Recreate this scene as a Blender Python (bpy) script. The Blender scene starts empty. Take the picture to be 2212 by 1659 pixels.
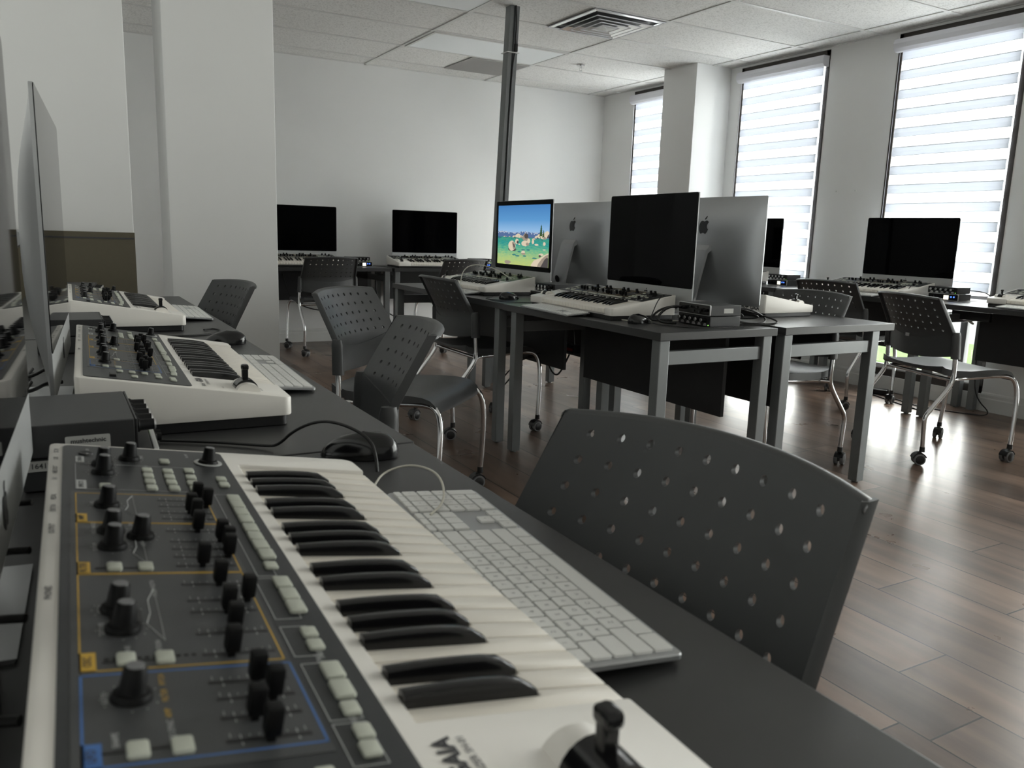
import bpy, bmesh, math, random
from math import radians as R, sin, cos, pi, atan
from mathutils import Vector, Matrix
random.seed(4)
SC = bpy.context.scene
COL = SC.collection

# ------------------------------------------------------------------ camera
F_PX, PITCH, ROLL, YAW, CAM_H = 1743.5, R(10.489), R(1.8297), R(29.735), 1.031
cd = bpy.data.cameras.new('camera'); cam = bpy.data.objects.new('camera', cd); COL.objects.link(cam)
cd.sensor_width = 36.0; cd.lens = 36.0 * F_PX / 2212.0; cd.clip_start = 0.02; cd.clip_end = 200
fw = Vector((sin(YAW) * cos(PITCH), cos(YAW) * cos(PITCH), -sin(PITCH)))
rt0 = Vector((cos(YAW), -sin(YAW), 0)); up0 = rt0.cross(fw)
rt = cos(ROLL) * rt0 + sin(ROLL) * up0; upv = -sin(ROLL) * rt0 + cos(ROLL) * up0
mw = Matrix((rt, upv, -fw)).transposed().to_4x4(); mw.translation = (0, 0, CAM_H)
cam.matrix_world = mw
cd.dof.use_dof = True; cd.dof.focus_distance = 2.4; cd.dof.aperture_fstop = 11.0
SC.camera = cam
SC.view_settings.view_transform = 'Standard'; SC.view_settings.look = 'None'
SC.view_settings.gamma = 1.0; SC.view_settings.use_curve_mapping = False
SC.view_settings.exposure = 0.0

# ------------------------------------------------------------------ daylight
WORLD_STRENGTH = 2.4
wd = bpy.data.worlds.new('sky'); SC.world = wd; wd.use_nodes = True
bg = wd.node_tree.nodes['Background']; bg.inputs[0].default_value = (0.97, 0.985, 1.0, 1); bg.inputs[1].default_value = WORLD_STRENGTH
RX, RY, RZ = 5.22, 7.36, 2.50         # window wall, far wall, ceiling
LX, BY = -0.24, -2.6                  # left wall, wall behind the camera
WINS = [(5.93, 6.83), (4.45, 5.36), (2.975, 3.87), (1.50, 2.40), (0.03, 0.93), (-1.45, -0.55)]  # last three are out of view, put in without blinds to light the room
def daylight(name, loc, rot, sx, sy, power, col=(1.0, 0.958, 0.928)):
    l = bpy.data.lights.new(name, 'AREA'); l.shape = 'RECTANGLE'; l.size = sx; l.size_y = sy; l.energy = power; l.color = col
    o = bpy.data.objects.new(name, l); COL.objects.link(o); o.location = loc; o.rotation_euler = rot
    return o
SKY_POWER = [142, 140, 136, 84, 66, 44]     # daylight lamp behind each window opening, seen and unseen
for (a, b), p_ in zip(WINS, SKY_POWER):
    daylight('window_daylight', (RX + .105, (a + b) / 2, 1.32), (0, R(90), 0), 2.30, b - a - .06, p_)

# ------------------------------------------------------------------ materials
def mat(name, col, rough=0.5, metal=0.0, spec=0.5, emit=None, es=1.0, noise=None, bump=None, coat=0.0, trans=0.0):
    m = bpy.data.materials.new(name); m.use_nodes = True; nt = m.node_tree; b = nt.nodes['Principled BSDF']
    b.inputs['Base Color'].default_value = (*col, 1); b.inputs['Roughness'].default_value = rough
    b.inputs['Metallic'].default_value = metal; b.inputs['Specular IOR Level'].default_value = spec
    b.inputs['Coat Weight'].default_value = coat
    if trans: b.inputs['Transmission Weight'].default_value = trans
    if emit: b.inputs['Emission Color'].default_value = (*emit, 1); b.inputs['Emission Strength'].default_value = es
    if noise or bump:
        tc = nt.nodes.new('ShaderNodeTexCoord')
        n = nt.nodes.new('ShaderNodeTexNoise'); n.inputs['Scale'].default_value = (noise or bump)[0]; n.inputs['Detail'].default_value = 4
        nt.links.new(tc.outputs['Object'], n.inputs['Vector'])
        if noise:
            mx = nt.nodes.new('ShaderNodeMix'); mx.data_type = 'RGBA'; mx.blend_type = 'MIX'
            k = noise[1]
            mx.inputs[6].default_value = (*[c * (1 - k) for c in col], 1); mx.inputs[7].default_value = (*[min(1, c * (1 + k)) for c in col], 1)
            nt.links.new(n.outputs['Fac'], mx.inputs[0]); nt.links.new(mx.outputs[2], b.inputs['Base Color'])
        if bump:
            bp = nt.nodes.new('ShaderNodeBump'); bp.inputs['Strength'].default_value = bump[1]; bp.inputs['Distance'].default_value = 0.002
            nt.links.new(n.outputs['Fac'], bp.inputs['Height']); nt.links.new(bp.outputs[0], b.inputs['Normal'])
    return m
M = {}
M['wall'] = mat('wall_paint', (0.82, 0.82, 0.81), 0.85, spec=0.2, noise=(3, 0.02), bump=(180, 0.05))
M['trim'] = mat('baseboard_paint', (0.70, 0.70, 0.68), 0.5, noise=(6, 0.04))
M['frame'] = mat('bronze_window_frame', (0.035, 0.028, 0.024), 0.45, noise=(9, 0.2))
M['grid'] = mat('ceiling_grid_metal', (0.66, 0.66, 0.64), 0.5)
M['top'] = mat('dark_laminate', (0.040, 0.040, 0.041), 0.36, spec=0.45, noise=(14, 0.12), bump=(400, 0.05))
M['legs'] = mat('grey_painted_steel', (0.19, 0.20, 0.205), 0.38, metal=0.35, noise=(30, 0.04))
M['panel_black'] = mat('black_modesty_board', (0.012, 0.012, 0.013), 0.6, noise=(20, 0.2))
M['plastic'] = mat('charcoal_chair_plastic', (0.058, 0.060, 0.062), 0.42, spec=0.45, noise=(10, 0.06), bump=(500, 0.08))
M['chrome'] = mat('chrome', (0.78, 0.78, 0.79), 0.12, metal=1.0)
M['black'] = mat('black_plastic', (0.012, 0.012, 0.013), 0.4)
M['blackgloss'] = mat('black_gloss_plastic', (0.006, 0.006, 0.007), 0.18)
M['tyre'] = mat('grey_castor_tyre', (0.16, 0.16, 0.165), 0.5)
M['alu'] = mat('brushed_aluminium', (0.48, 0.49, 0.50), 0.38, metal=0.75, noise=(60, 0.02))
M['alulite'] = mat('aluminium_chin', (0.50, 0.51, 0.51), 0.42, metal=0.5)
M['glass'] = mat('black_screen_glass', (0.0012, 0.0012, 0.0016), 0.03, spec=0.5)
M['glass'].node_tree.nodes['Principled BSDF'].inputs['IOR'].default_value = 1.13
M['synth'] = mat('white_synth_shell', (0.86, 0.83, 0.78), 0.38, noise=(8, 0.02))
M['panel'] = mat('grey_control_panel', (0.062, 0.064, 0.066), 0.42, noise=(25, 0.08))
M['paneldark'] = mat('dark_control_panel', (0.030, 0.032, 0.035), 0.4, noise=(25, 0.08))
M['ivory'] = mat('ivory_key_plastic', (0.90, 0.85, 0.77), 0.32)
M['pale'] = mat('pale_rubber_button', (0.55, 0.57, 0.49), 0.5)
M['knob'] = mat('black_knob_rubber', (0.004, 0.004, 0.0045), 0.5, spec=0.2)
M['yellow'] = mat('yellow_print', (0.62, 0.38, 0.05), 0.5)
M['blue'] = mat('blue_print', (0.06, 0.16, 0.42), 0.5)
M['white'] = mat('white_print', (0.55, 0.56, 0.55), 0.5)
M['ink'] = mat('dark_grey_print', (0.05, 0.05, 0.055), 0.5)
M['keycap'] = mat('white_keycap', (0.78, 0.78, 0.76), 0.42)
M['silver'] = mat('silver_metal', (0.62, 0.62, 0.62), 0.3, metal=0.9)
M['box'] = mat('dark_grey_metal_case', (0.035, 0.036, 0.038), 0.45, noise=(40, 0.1))
M['lcd'] = mat('lit_meter_screen', (0.8, 0.8, 0.7), 0.4, emit=(1.0, 0.95, 0.82), es=1.1)
M['led'] = mat('blue_led', (0.05, 0.1, 0.9), 0.4, emit=(0.08, 0.22, 1.0), es=2.0)
M['gled'] = mat('green_led', (0.2, 0.9, 0.1), 0.4, emit=(0.35, 1.0, 0.15), es=1.5)
M['label'] = mat('white_sticker', (0.55, 0.55, 0.53), 0.6)
M['board'] = mat('khaki_divider_board', (0.115, 0.100, 0.068), 0.8, noise=(60, 0.06))
M['diffuser'] = mat('prismatic_lens', (0.86, 0.89, 0.90), 0.35, noise=(200, 0.03))
M['vent'] = mat('vent_metal', (0.80, 0.80, 0.80), 0.16, metal=0.85)
M['vent_dark'] = mat('duct_dark', (0.14, 0.14, 0.145), 0.5)
M['cable'] = mat('black_cable', (0.010, 0.010, 0.010), 0.45)
M['wcable'] = mat('white_cable', (0.62, 0.60, 0.52), 0.5)
M['red'] = mat('red_plastic', (0.30, 0.02, 0.02), 0.4)
M['beige'] = mat('beige_plastic', (0.38, 0.35, 0.27), 0.5)
M['concrete'] = mat('pale_paving', (0.62, 0.62, 0.60), 0.9, noise=(2, 0.08))
M['cassette'] = mat('white_cassette_metal', (0.70, 0.70, 0.74), 0.35)

def wood_floor():
    m = bpy.data.materials.new('laminate_planks'); m.use_nodes = True; nt = m.node_tree; N = nt.nodes; L = nt.links
    b = N['Principled BSDF']; b.inputs['Roughness'].default_value = 0.3; b.inputs['Specular IOR Level'].default_value = 0.26
    tc = N.new('ShaderNodeTexCoord'); sep = N.new('ShaderNodeSeparateXYZ'); L.new(tc.outputs['Object'], sep.inputs[0])
    def math_(op, a, b_=None, c=None):
        n = N.new('ShaderNodeMath'); n.operation = op
        for i, v in enumerate((a, b_, c)):
            if v is None: continue
            if isinstance(v, (int, float)): n.inputs[i].default_value = v
            else: L.new(v, n.inputs[i])
        return n.outputs[0]
    px = math_('DIVIDE', math_('SUBTRACT', sep.outputs['X'], 1.565), 0.1915)
    ix = math_('FLOOR', px); fx = math_('FRACT', px)
    wn = N.new('ShaderNodeTexWhiteNoise'); wn.noise_dimensions = '1D'; L.new(ix, wn.inputs['W'])
    off = math_('MULTIPLY', wn.outputs['Value'], 7.31)
    py = math_('ADD', math_('DIVIDE', sep.outputs['Y'], 1.21), off)
    iy = math_('FLOOR', py); fy = math_('FRACT', py)
    cmb = N.new('ShaderNodeCombineXYZ'); L.new(ix, cmb.inputs[0]); L.new(iy, cmb.inputs[1])
    w2 = N.new('ShaderNodeTexWhiteNoise'); w2.noise_dimensions = '2D'; L.new(cmb.outputs[0], w2.inputs['Vector'])
    mp = N.new('ShaderNodeMapping'); mp.inputs['Scale'].default_value = (7, 1.1, 1); L.new(tc.outputs['Object'], mp.inputs[0])
    addv = N.new('ShaderNodeVectorMath'); addv.operation = 'ADD'; L.new(mp.outputs[0], addv.inputs[0])
    sc = N.new('ShaderNodeVectorMath'); sc.operation = 'SCALE'; L.new(w2.outputs['Color'], sc.inputs[0]); sc.inputs['Scale'].default_value = 20; L.new(sc.outputs[0], addv.inputs[1])
    n1 = N.new('ShaderNodeTexNoise'); n1.inputs['Scale'].default_value = 1.3; n1.inputs['Detail'].default_value = 6; n1.inputs['Distortion'].default_value = 0.0; L.new(addv.outputs[0], n1.inputs['Vector'])
    cr = N.new('ShaderNodeValToRGB'); L.new(n1.outputs['Fac'], cr.inputs[0])
    e = cr.color_ramp.elements; e[0].position = 0.30; e[0].color = (0.070, 0.048, 0.038, 1); e[1].position = 0.72; e[1].color = (0.215, 0.145, 0.108, 1)
    e2 = cr.color_ramp.elements.new(0.5); e2.color = (0.135, 0.092, 0.070, 1)
    hsv = N.new('ShaderNodeHueSaturation'); L.new(cr.outputs[0], hsv.inputs['Color'])
    L.new(math_('MULTIPLY_ADD', w2.outputs['Value'], 0.5, 0.76), hsv.inputs['Value'])
    gx = math_('LESS_THAN', math_('MINIMUM', fx, math_('SUBTRACT', 1.0, fx)), 0.012)
    gy = math_('LESS_THAN', math_('MINIMUM', fy, math_('SUBTRACT', 1.0, fy)), 0.0019)
    g = math_('MAXIMUM', gx, gy)
    mx = N.new('ShaderNodeMix'); mx.data_type = 'RGBA'; L.new(g, mx.inputs[0]); L.new(hsv.outputs[0], mx.inputs[6]); mx.inputs[7].default_value = (0.012, 0.009, 0.008, 1)
    L.new(mx.outputs[2], b.inputs['Base Color'])
    n2 = N.new('ShaderNodeTexNoise'); n2.inputs['Scale'].default_value = 5; n2.inputs['Detail'].default_value = 5; L.new(tc.outputs['Object'], n2.inputs['Vector'])
    L.new(math_('MULTIPLY_ADD', n2.outputs['Fac'], 0.10, 0.24), b.inputs['Roughness'])
    bp = N.new('ShaderNodeBump'); bp.inputs['Strength'].default_value = 0.5; bp.inputs['Distance'].default_value = 0.0008
    L.new(math_('MULTIPLY', g, -1.0), bp.inputs['Height']); L.new(bp.outputs[0], b.inputs['Normal'])
    return m
M['floor'] = wood_floor()

def tile_mat():
    m = bpy.data.materials.new('acoustic_tile'); m.use_nodes = True; nt = m.node_tree; N = nt.nodes; L = nt.links
    b = N['Principled BSDF']; b.inputs['Roughness'].default_value = 0.95; b.inputs['Specular IOR Level'].default_value = 0.1
    tc = N.new('ShaderNodeTexCoord'); n = N.new('ShaderNodeTexNoise'); n.inputs['Scale'].default_value = 95; n.inputs['Detail'].default_value = 3; L.new(tc.outputs['Object'], n.inputs['Vector'])
    cr = N.new('ShaderNodeValToRGB'); L.new(n.outputs['Fac'], cr.inputs[0]); e = cr.color_ramp.elements
    e[0].position = 0.36; e[0].color = (0.62, 0.61, 0.59, 1); e[1].position = 0.5; e[1].color = (0.80, 0.79, 0.77, 1)
    L.new(cr.outputs[0], b.inputs['Base Color'])
    bp = N.new('ShaderNodeBump'); bp.inputs['Strength'].default_value = 0.4; bp.inputs['Distance'].default_value = 0.002; L.new(n.outputs['Fac'], bp.inputs['Height']); L.new(bp.outputs[0], b.inputs['Normal'])
    return m
M['tile'] = tile_mat()

def blind_mat(name, tr, dens, col):
    m = bpy.data.materials.new(name); m.use_nodes = True; nt = m.node_tree; N = nt.nodes; L = nt.links
    for n in list(N): N.remove(n)
    out = N.new('ShaderNodeOutputMaterial'); d = N.new('ShaderNodeBsdfDiffuse'); t = N.new('ShaderNodeBsdfTranslucent'); x = N.new('ShaderNodeBsdfTransparent')
    d.inputs[0].default_value = (*col, 1); t.inputs[0].default_value = (*col, 1)
    tc = N.new('ShaderNodeTexCoord'); wv = N.new('ShaderNodeTexNoise'); wv.inputs['Scale'].default_value = 160; L.new(tc.outputs['Object'], wv.inputs['Vector'])
    a = N.new('ShaderNodeMixShader'); a.inputs[0].default_value = tr; L.new(d.outputs[0], a.inputs[1]); L.new(t.outputs[0], a.inputs[2])
    mm = N.new('ShaderNodeMath'); mm.operation = 'MULTIPLY_ADD'; L.new(wv.outputs['Fac'], mm.inputs[0]); mm.inputs[1].default_value = 0.03; mm.inputs[2].default_value = dens
    c = N.new('ShaderNodeMixShader'); L.new(mm.outputs[0], c.inputs[0]); L.new(a.outputs[0], c.inputs[1]); L.new(x.outputs[0], c.inputs[2]); L.new(c.outputs[0], out.inputs[0])
    return m
M['dense'] = blind_mat('dense_blind_band', 0.078, 0.0, (0.70, 0.75, 0.86))
M['overlap'] = blind_mat('doubled_blind_band', 0.026, 0.0, (0.66, 0.70, 0.78))
M['sheer'] = blind_mat('sheer_blind_band', 0.60, 0.22, (0.86, 0.88, 0.92))

def lawn_mat():
    m = mat('lawn_grass', (0.36, 0.50, 0.20), 0.95, noise=(3, 0.2)); return m
M['lawn'] = lawn_mat()
def pane_mat():
    m = bpy.data.materials.new('clear_window_pane'); m.use_nodes = True; nt = m.node_tree; N = nt.nodes; L = nt.links
    for n in list(N): N.remove(n)
    out = N.new('ShaderNodeOutputMaterial'); g = N.new('ShaderNodeBsdfGlossy'); g.inputs['Roughness'].default_value = 0.02; x = N.new('ShaderNodeBsdfTransparent'); x.inputs[0].default_value = (0.93, 0.96, 0.95, 1)
    fr = N.new('ShaderNodeFresnel'); fr.inputs[0].default_value = 1.35; c = N.new('ShaderNodeMixShader'); L.new(fr.outputs[0], c.inputs[0]); L.new(x.outputs[0], c.inputs[1]); L.new(g.outputs[0], c.inputs[2]); L.new(c.outputs[0], out.inputs[0])
    return m
M['pane'] = pane_mat()

# ------------------------------------------------------------------ mesh helpers
class MB:
    def __init__(s): s.v = []; s.f = []; s.mi = []; s.cur = 0
    def add(s, vs, fs):
        o = len(s.v); s.v += [tuple(v) for v in vs]; s.f += [tuple(i + o for i in f) for f in fs]; s.mi += [s.cur] * len(fs)
    def box(s, x0, x1, y0, y1, z0, z1, bev=0.0, seg=2):
        if bev > 0:
            bm = bmesh.new(); bmesh.ops.create_cube(bm, size=1)
            for v in bm.verts: v.co = Vector(((x0 + x1) / 2 + v.co.x * (x1 - x0), (y0 + y1) / 2 + v.co.y * (y1 - y0), (z0 + z1) / 2 + v.co.z * (z1 - z0)))
            bmesh.ops.bevel(bm, geom=bm.edges[:], offset=bev, segments=seg, profile=0.5, affect='EDGES'); s.bm(bm); return s
        vs = [(x, y, z) for z in (z0, z1) for x, y in ((x0, y0), (x1, y0), (x1, y1), (x0, y1))]
        s.add(vs, [(3, 2, 1, 0), (4, 5, 6, 7), (0, 1, 5, 4), (1, 2, 6, 5), (2, 3, 7, 6), (3, 0, 4, 7)]); return s
    def bm(s, bm):
        bm.verts.index_update(); s.add([v.co[:] for v in bm.verts], [[v.index for v in f.verts] for f in bm.faces]); bm.free()
    def prism(s, pts, z0, z1, bev=0.0, seg=2, zf=None):
        """plan polygon pts (x,y) extruded z0..z1 (zf(x,y) gives the top height)"""
        bm = bmesh.new()
        lo = [bm.verts.new((x, y, z0)) for x, y in pts]; hi = [bm.verts.new((x, y, zf(x, y) if zf else z1)) for x, y in pts]
        n = len(pts); bm.faces.new(lo[::-1]); bm.faces.new(hi)
        for i in range(n): bm.faces.new((lo[i], lo[(i + 1) % n], hi[(i + 1) % n], hi[i]))
        bmesh.ops.recalc_face_normals(bm, faces=bm.faces[:])
        if bev: bmesh.ops.bevel(bm, geom=[e for e in bm.edges if e.calc_face_angle(0) > 0.6], offset=bev, segments=seg, profile=0.5, affect='EDGES', clamp_overlap=True)
        s.bm(bm); return s
    def lathe(s, prof, n=20, c=(0, 0, 0), axis='Z', a0=0):
        vs = []; fs = []; m = len(prof)
        for i in range(n):
            a = a0 + 2 * pi * i / n
            for r, z in prof:
                p = (r * cos(a), r * sin(a), z)
                if axis == 'X': p = (p[2], p[0], p[1])
                if axis == 'Y': p = (p[1], p[2], p[0])
                vs.append((p[0] + c[0], p[1] + c[1], p[2] + c[2]))
        for i in range(n):
            j = (i + 1) % n
            for k in range(m - 1): fs.append((i * m + k, j * m + k, j * m + k + 1, i * m + k + 1))
        if prof[0][0] > 1e-6: fs.append(tuple(i * m for i in range(n))[::-1])
        if prof[-1][0] > 1e-6: fs.append(tuple(i * m + m - 1 for i in range(n)))
        s.add(vs, fs); return s
    def tube(s, path, r, n=8, smooth=0, rad=None):
        P = [Vector(p) for p in path]
        for _ in range(smooth):
            Q = [P[0]]
            for a, b in zip(P, P[1:]): Q += [a * .75 + b * .25, a * .25 + b * .75]
            P = Q + [P[-1]]
        T = []
        for i in range(len(P)):
            t = (P[min(i + 1, len(P) - 1)] - P[max(i - 1, 0)]); T.append(t.normalized() if t.length > 0 else Vector((0, 0, 1)))
        up = Vector((0, 0, 1)) if abs(T[0].z) < 0.9 else Vector((1, 0, 0))
        a = T[0].cross(up).normalized(); vs = []; fs = []
        for i, p in enumerate(P):
            a = (a - T[i] * a.dot(T[i])).normalized(); b = T[i].cross(a); rr = r if rad is None else rad(i / (len(P) - 1))
            for k in range(n): vs.append(p + a * rr * cos(2 * pi * k / n) + b * rr * sin(2 * pi * k / n))
        for i in range(len(P) - 1):
            for k in range(n): fs.append((i * n + k, i * n + (k + 1) % n, (i + 1) * n + (k + 1) % n, (i + 1) * n + k))
        fs.append(tuple(range(n))[::-1]); fs.append(tuple((len(P) - 1) * n + k for k in range(n)))
        s.add(vs, fs); return s
    def xf(s, mtx, start=0):
        for i in range(start, len(s.v)): s.v[i] = tuple(mtx @ Vector(s.v[i]))
        return s
    def mesh(s, name, mats, sharp=20, smooth=True, merge=False):
        me = bpy.data.meshes.new(name); me.from_pydata(s.v, [], s.f)
        for m in (mats if isinstance(mats, (list, tuple)) else [mats]): me.materials.append(m)
        for p, i in zip(me.polygons, s.mi): p.material_index = i
        me.validate()
        bm = bmesh.new(); bm.from_mesh(me)
        if merge: bmesh.ops.remove_doubles(bm, verts=bm.verts[:], dist=1e-5)
        bmesh.ops.recalc_face_normals(bm, faces=bm.faces[:]); bm.to_mesh(me); bm.free()
        if smooth:
            me.polygons.foreach_set('use_smooth', [True] * len(me.polygons)); me.set_sharp_from_angle(angle=R(sharp))
        me.update(); return me
def ob(name, data, parent=None, loc=(0, 0, 0), rot=(0, 0, 0), **props):
    o = bpy.data.objects.new(name, data); COL.objects.link(o); o.parent = parent; o.location = loc; o.rotation_euler = rot
    for k, v in props.items(): o[k] = v
    return o
def part(name, mb, m, parent=None, loc=(0, 0, 0), rot=(0, 0, 0), sharp=20, merge=False, smooth=True, **props):
    return ob(name, mb.mesh(name, m, sharp, smooth, merge), parent, loc, rot, **props)
def thing(name, label, cat, loc=(0, 0, 0), rz=0.0, group=None):
    o = ob(name, None, None, loc, (0, 0, R(rz)), label=label, category=cat); o.empty_display_size = 0.05
    if group: o['group'] = group
    return o
def tag(o, label, cat, group=None):
    o['label'] = label; o['category'] = cat
    if group: o['group'] = group
    return o
KIDS = {}
def copy_tree(o, parent=None):
    c = o.copy(); COL.objects.link(c); c.parent = parent
    for ch in [x for x in KIDS.setdefault(o.name, list(o.children))]: copy_tree(ch, c)
    return c
def place(proto, used, loc, rz, label, group=None):
    o = copy_tree(proto) if used[0] else proto
    used[0] = True
    o.location = loc; o.rotation_euler = (0, 0, R(rz)); o['label'] = label
    if group: o['group'] = group
    return o
def struct(name, mb, m, **k):
    o = part(name, mb, m, **k); o['kind'] = 'structure'; return o
def rrect(x0, x1, y0, y1, r, n=6):
    pts = []
    for cx, cy, a0 in ((x1 - r, y1 - r, 0), (x0 + r, y1 - r, 90), (x0 + r, y0 + r, 180), (x1 - r, y0 + r, 270)):
        for k in range(n + 1): a = R(a0 + 90 * k / n); pts.append((cx + r * cos(a), cy + r * sin(a)))
    return pts
def text_into(mb, txt, size, mtx, bold=0.0, align='CENTER', ext=0.0):
    cu = bpy.data.curves.new('t', 'FONT'); cu.body = txt; cu.size = size; cu.align_x = align; cu.align_y = 'CENTER'; cu.extrude = ext; cu.offset = bold; cu.resolution_u = 2
    o = bpy.data.objects.new('t', cu); COL.objects.link(o)
    me = bpy.data.meshes.new_from_object(o)
    mb.add([mtx @ v.co for v in me.vertices], [tuple(p.vertices) for p in me.polygons])
    bpy.data.objects.remove(o); bpy.data.curves.remove(cu); bpy.data.meshes.remove(me)

# ------------------------------------------------------------------ room shell
b = MB(); b.box(LX - .3, RX + .2, BY - .2, RY + .2, -0.1, 0.0); struct('floor', b, M['floor'])
b = MB(); b.box(LX - .3, RX + .25, BY - .2, RY + .2, RZ, RZ + .05); ceiling = struct('ceiling', b, M['tile'])
g = MB()                                             # suspended-ceiling T bars
x = 2.57 - 1.2192 * 3
while x < RX: 
    if x > LX: g.box(x - .012, x + .012, BY, RY, RZ - .006, RZ + .002)
    x += 1.2192
y = 7.055
while y > BY: g.box(LX, RX, y - .012, y + .012, RZ - .0055, RZ + .002); y -= .6096
g.box(LX, RX, RY - .022, RY, RZ - .006, RZ + .001); g.box(RX - .022, RX, BY, RY, RZ - .006, RZ + .001)
struct('ceiling_grid', g, M['grid'], parent=ceiling)
b = MB(); b.box(LX - .3, RX + .3, RY, RY + .15, 0, RZ + .05); struct('wall_far', b, M['wall'])
b = MB(); b.box(LX - .15, LX, BY - .15, RY + .1, 0, RZ + .05); struct('wall_left', b, M['wall'])
b = MB(); b.box(LX - .3, RX + .3, BY - .15, BY, 0, RZ + .05); struct('wall_back', b, M['wall'])
b = MB(); ys = [BY] + [v for w in sorted(WINS) for v in w] + [RY]
for i in range(0, len(ys), 2): b.box(RX, RX + .10, ys[i], ys[i + 1], 0, RZ + .05)
for a, c in WINS: b.box(RX, RX + .10, a, c, 2.475, RZ + .05); b.box(RX, RX + .10, a, c, 0, .115)
struct('wall_right', b, M['wall'])
b = MB(); b.box(4.83, RX, 5.49, 5.915, 0, RZ, .002); struct('wall_pillar', b, M['wall'])
b = MB(); b.box(.513, 1.03, 4.30, 4.64, 0, RZ, .004); struct('wall_column', b, M['wall'])
b = MB(); b.box(LX, .342, 4.17, 4.50, 0, RZ, .004); struct('wall_stub', b, M['wall'])
def base(mb, x0, y0, x1, y1, nx, ny):
    prof = [(0, 0), (.014, 0), (.014, .082), (.010, .090), (.010, .108), (.006, .118), (0, .124)]
    vs = []
    for (px, py) in ((x0, y0), (x1, y1)):
        for d, z in prof: vs.append((px + nx * d, py + ny * d, z))
    n = len(prof); mb.add(vs, [(i, i + 1, n + i + 1, n + i) for i in range(n - 1)] + [tuple(range(n)), tuple(range(n, 2 * n))])
b = MB(); base(b, LX, RY, RX, RY, 0, -1); struct('baseboard_far', b, M['trim'])
b = MB()
for i in range(0, len(ys), 2): base(b, RX, ys[i], RX, ys[i + 1], -1, 0)
for a, c in WINS: b.box(RX - .012, RX, a, c, 0, .110, .003)
struct('baseboard_right', b, M['trim'])
b = MB(); base(b, 4.83, 5.49, 4.83, 5.915, -1, 0); base(b, 4.816, 5.49, RX, 5.49, 0, -1); struct('baseboard_pillar', b, M['trim'])

# outside the windows
b = MB(); b.box(5.5, 60, -30, 60, -.16, -.10); o = struct('paving_outside', b, M['concrete'])
b = MB(); b.box(7.0, 9.4, -10, 30, -.11, -.07); o = part('lawn', b, M['lawn']); tag(o, 'strip of bright green lawn outside beyond the right window', 'lawn'); o['kind'] = 'stuff'
# windows and zebra blinds
for n, (a, c) in enumerate(WINS):
    b = MB(); w = .034; x0, x1 = RX - .004, RX + .070
    b.box(x0, x1, a, a + w, .115, 2.475, .002); b.box(x0, x1, c - w, c, .115, 2.475, .002)
    b.box(x0, x1, a, c, .110, .160, .002); b.box(x0, x1, a, c, 2.437, 2.478, .002)
    if n < 3:
        pass
    wo = struct('window_%d' % (n + 1), b, M['frame'])
    p = MB(); p.box(RX + .06, RX + .064, a + w, c - w, .16, 2.437); o = part('window_pane', p, M['pane'], parent=wo, smooth=False)
    if n > 2: continue
    s = MB(); s.box(RX + .03, RX + .055, a + w, a + w + .016, .16, 2.437, .001); s.box(RX + .03, RX + .055, c - w - .016, c - w, .16, 2.437, .001); s.box(RX + .03, RX + .055, a + w, c - w, .16, .19, .001)
    part('window_sash', s, M['wall'], parent=wo)
    which = ['half hidden behind the white pillar at the back', 'on the window between the pillar and the wall pier', 'on the large window behind the monitor at right'][n]
    t = thing('zebra_blind', 'white striped zebra roller blind, ' + which, 'blind', (RX - .03, (a + c) / 2, 2.432), 0, 'striped zebra blinds on the windows')
    hw = (c - a) / 2 - .006
    cs = MB(); pr = [(-.035, .0), (.030, .0), (.030, -.075), (.012, -.082), (-.020, -.080), (-.040, -.060), (-.044, -.030)]
    vs = [(q[0], yy, q[1]) for yy in (-hw, hw) for q in pr]; k = len(pr)
    cs.add(vs, [tuple(range(k)), tuple(range(k, 2 * k))] + [(i, (i + 1) % k, k + (i + 1) % k, k + i) for i in range(k)])
    part('cassette', cs, M['cassette'], t)
    fb = MB(); z = -.075; top = 1; i = 0; zb = .735 - 2.432; pitch = .128
    y0f, y1f = -hw + .030, hw - .042
    while z > zb:
        z1 = max(zb, z - pitch * .50); 
        fb.cur = 0; sag = .003
        for (za, zc, m_) in ((z, z1, 0), (z1, max(zb, z1 - pitch * .50), 1)):
            if za <= zc: continue
            fb.cur = m_
            if m_ == 0: fb.cur = 2; fb.add([(.012, y0f, za), (.012, y1f, za), (.012, y1f, za - .007), (.012, y0f, za - .007)], [(0, 1, 2, 3)]); za -= .007; fb.add([(.012, y0f, zc), (.012, y1f, zc), (.012, y1f, zc + .004), (.012, y0f, zc + .004)], [(0, 1, 2, 3)]); zc += .004; fb.cur = 0
            fb.add([(.012, y0f, za), (.012, y1f, za), (.012 - (.004 if m_ == 0 else 0), y1f, (za + zc) / 2), (.012 - (.004 if m_ == 0 else 0), y0f, (za + zc) / 2), (.012, y1f, zc), (.012, y0f, zc)], [(0, 1, 2, 3), (3, 2, 4, 5)])
        z = z1 - pitch * .50
    part('blind_fabric', fb, [M['dense'], M['sheer'], M['overlap']], t, smooth=False)
    rl = MB(); rl.box(.004, .022, y0f, y1f, zb - .022, zb + .002, .004); part('bottom_rail', rl, M['cassette'], t)
    chn = MB(); chn.tube([(-.0, y1f + .014, -.06), (-.0, y1f + .015, -1.0), (0, y1f + .014, -1.55)], .0018, 5); part('bead_chain', chn, M['cassette'], t)

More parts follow.
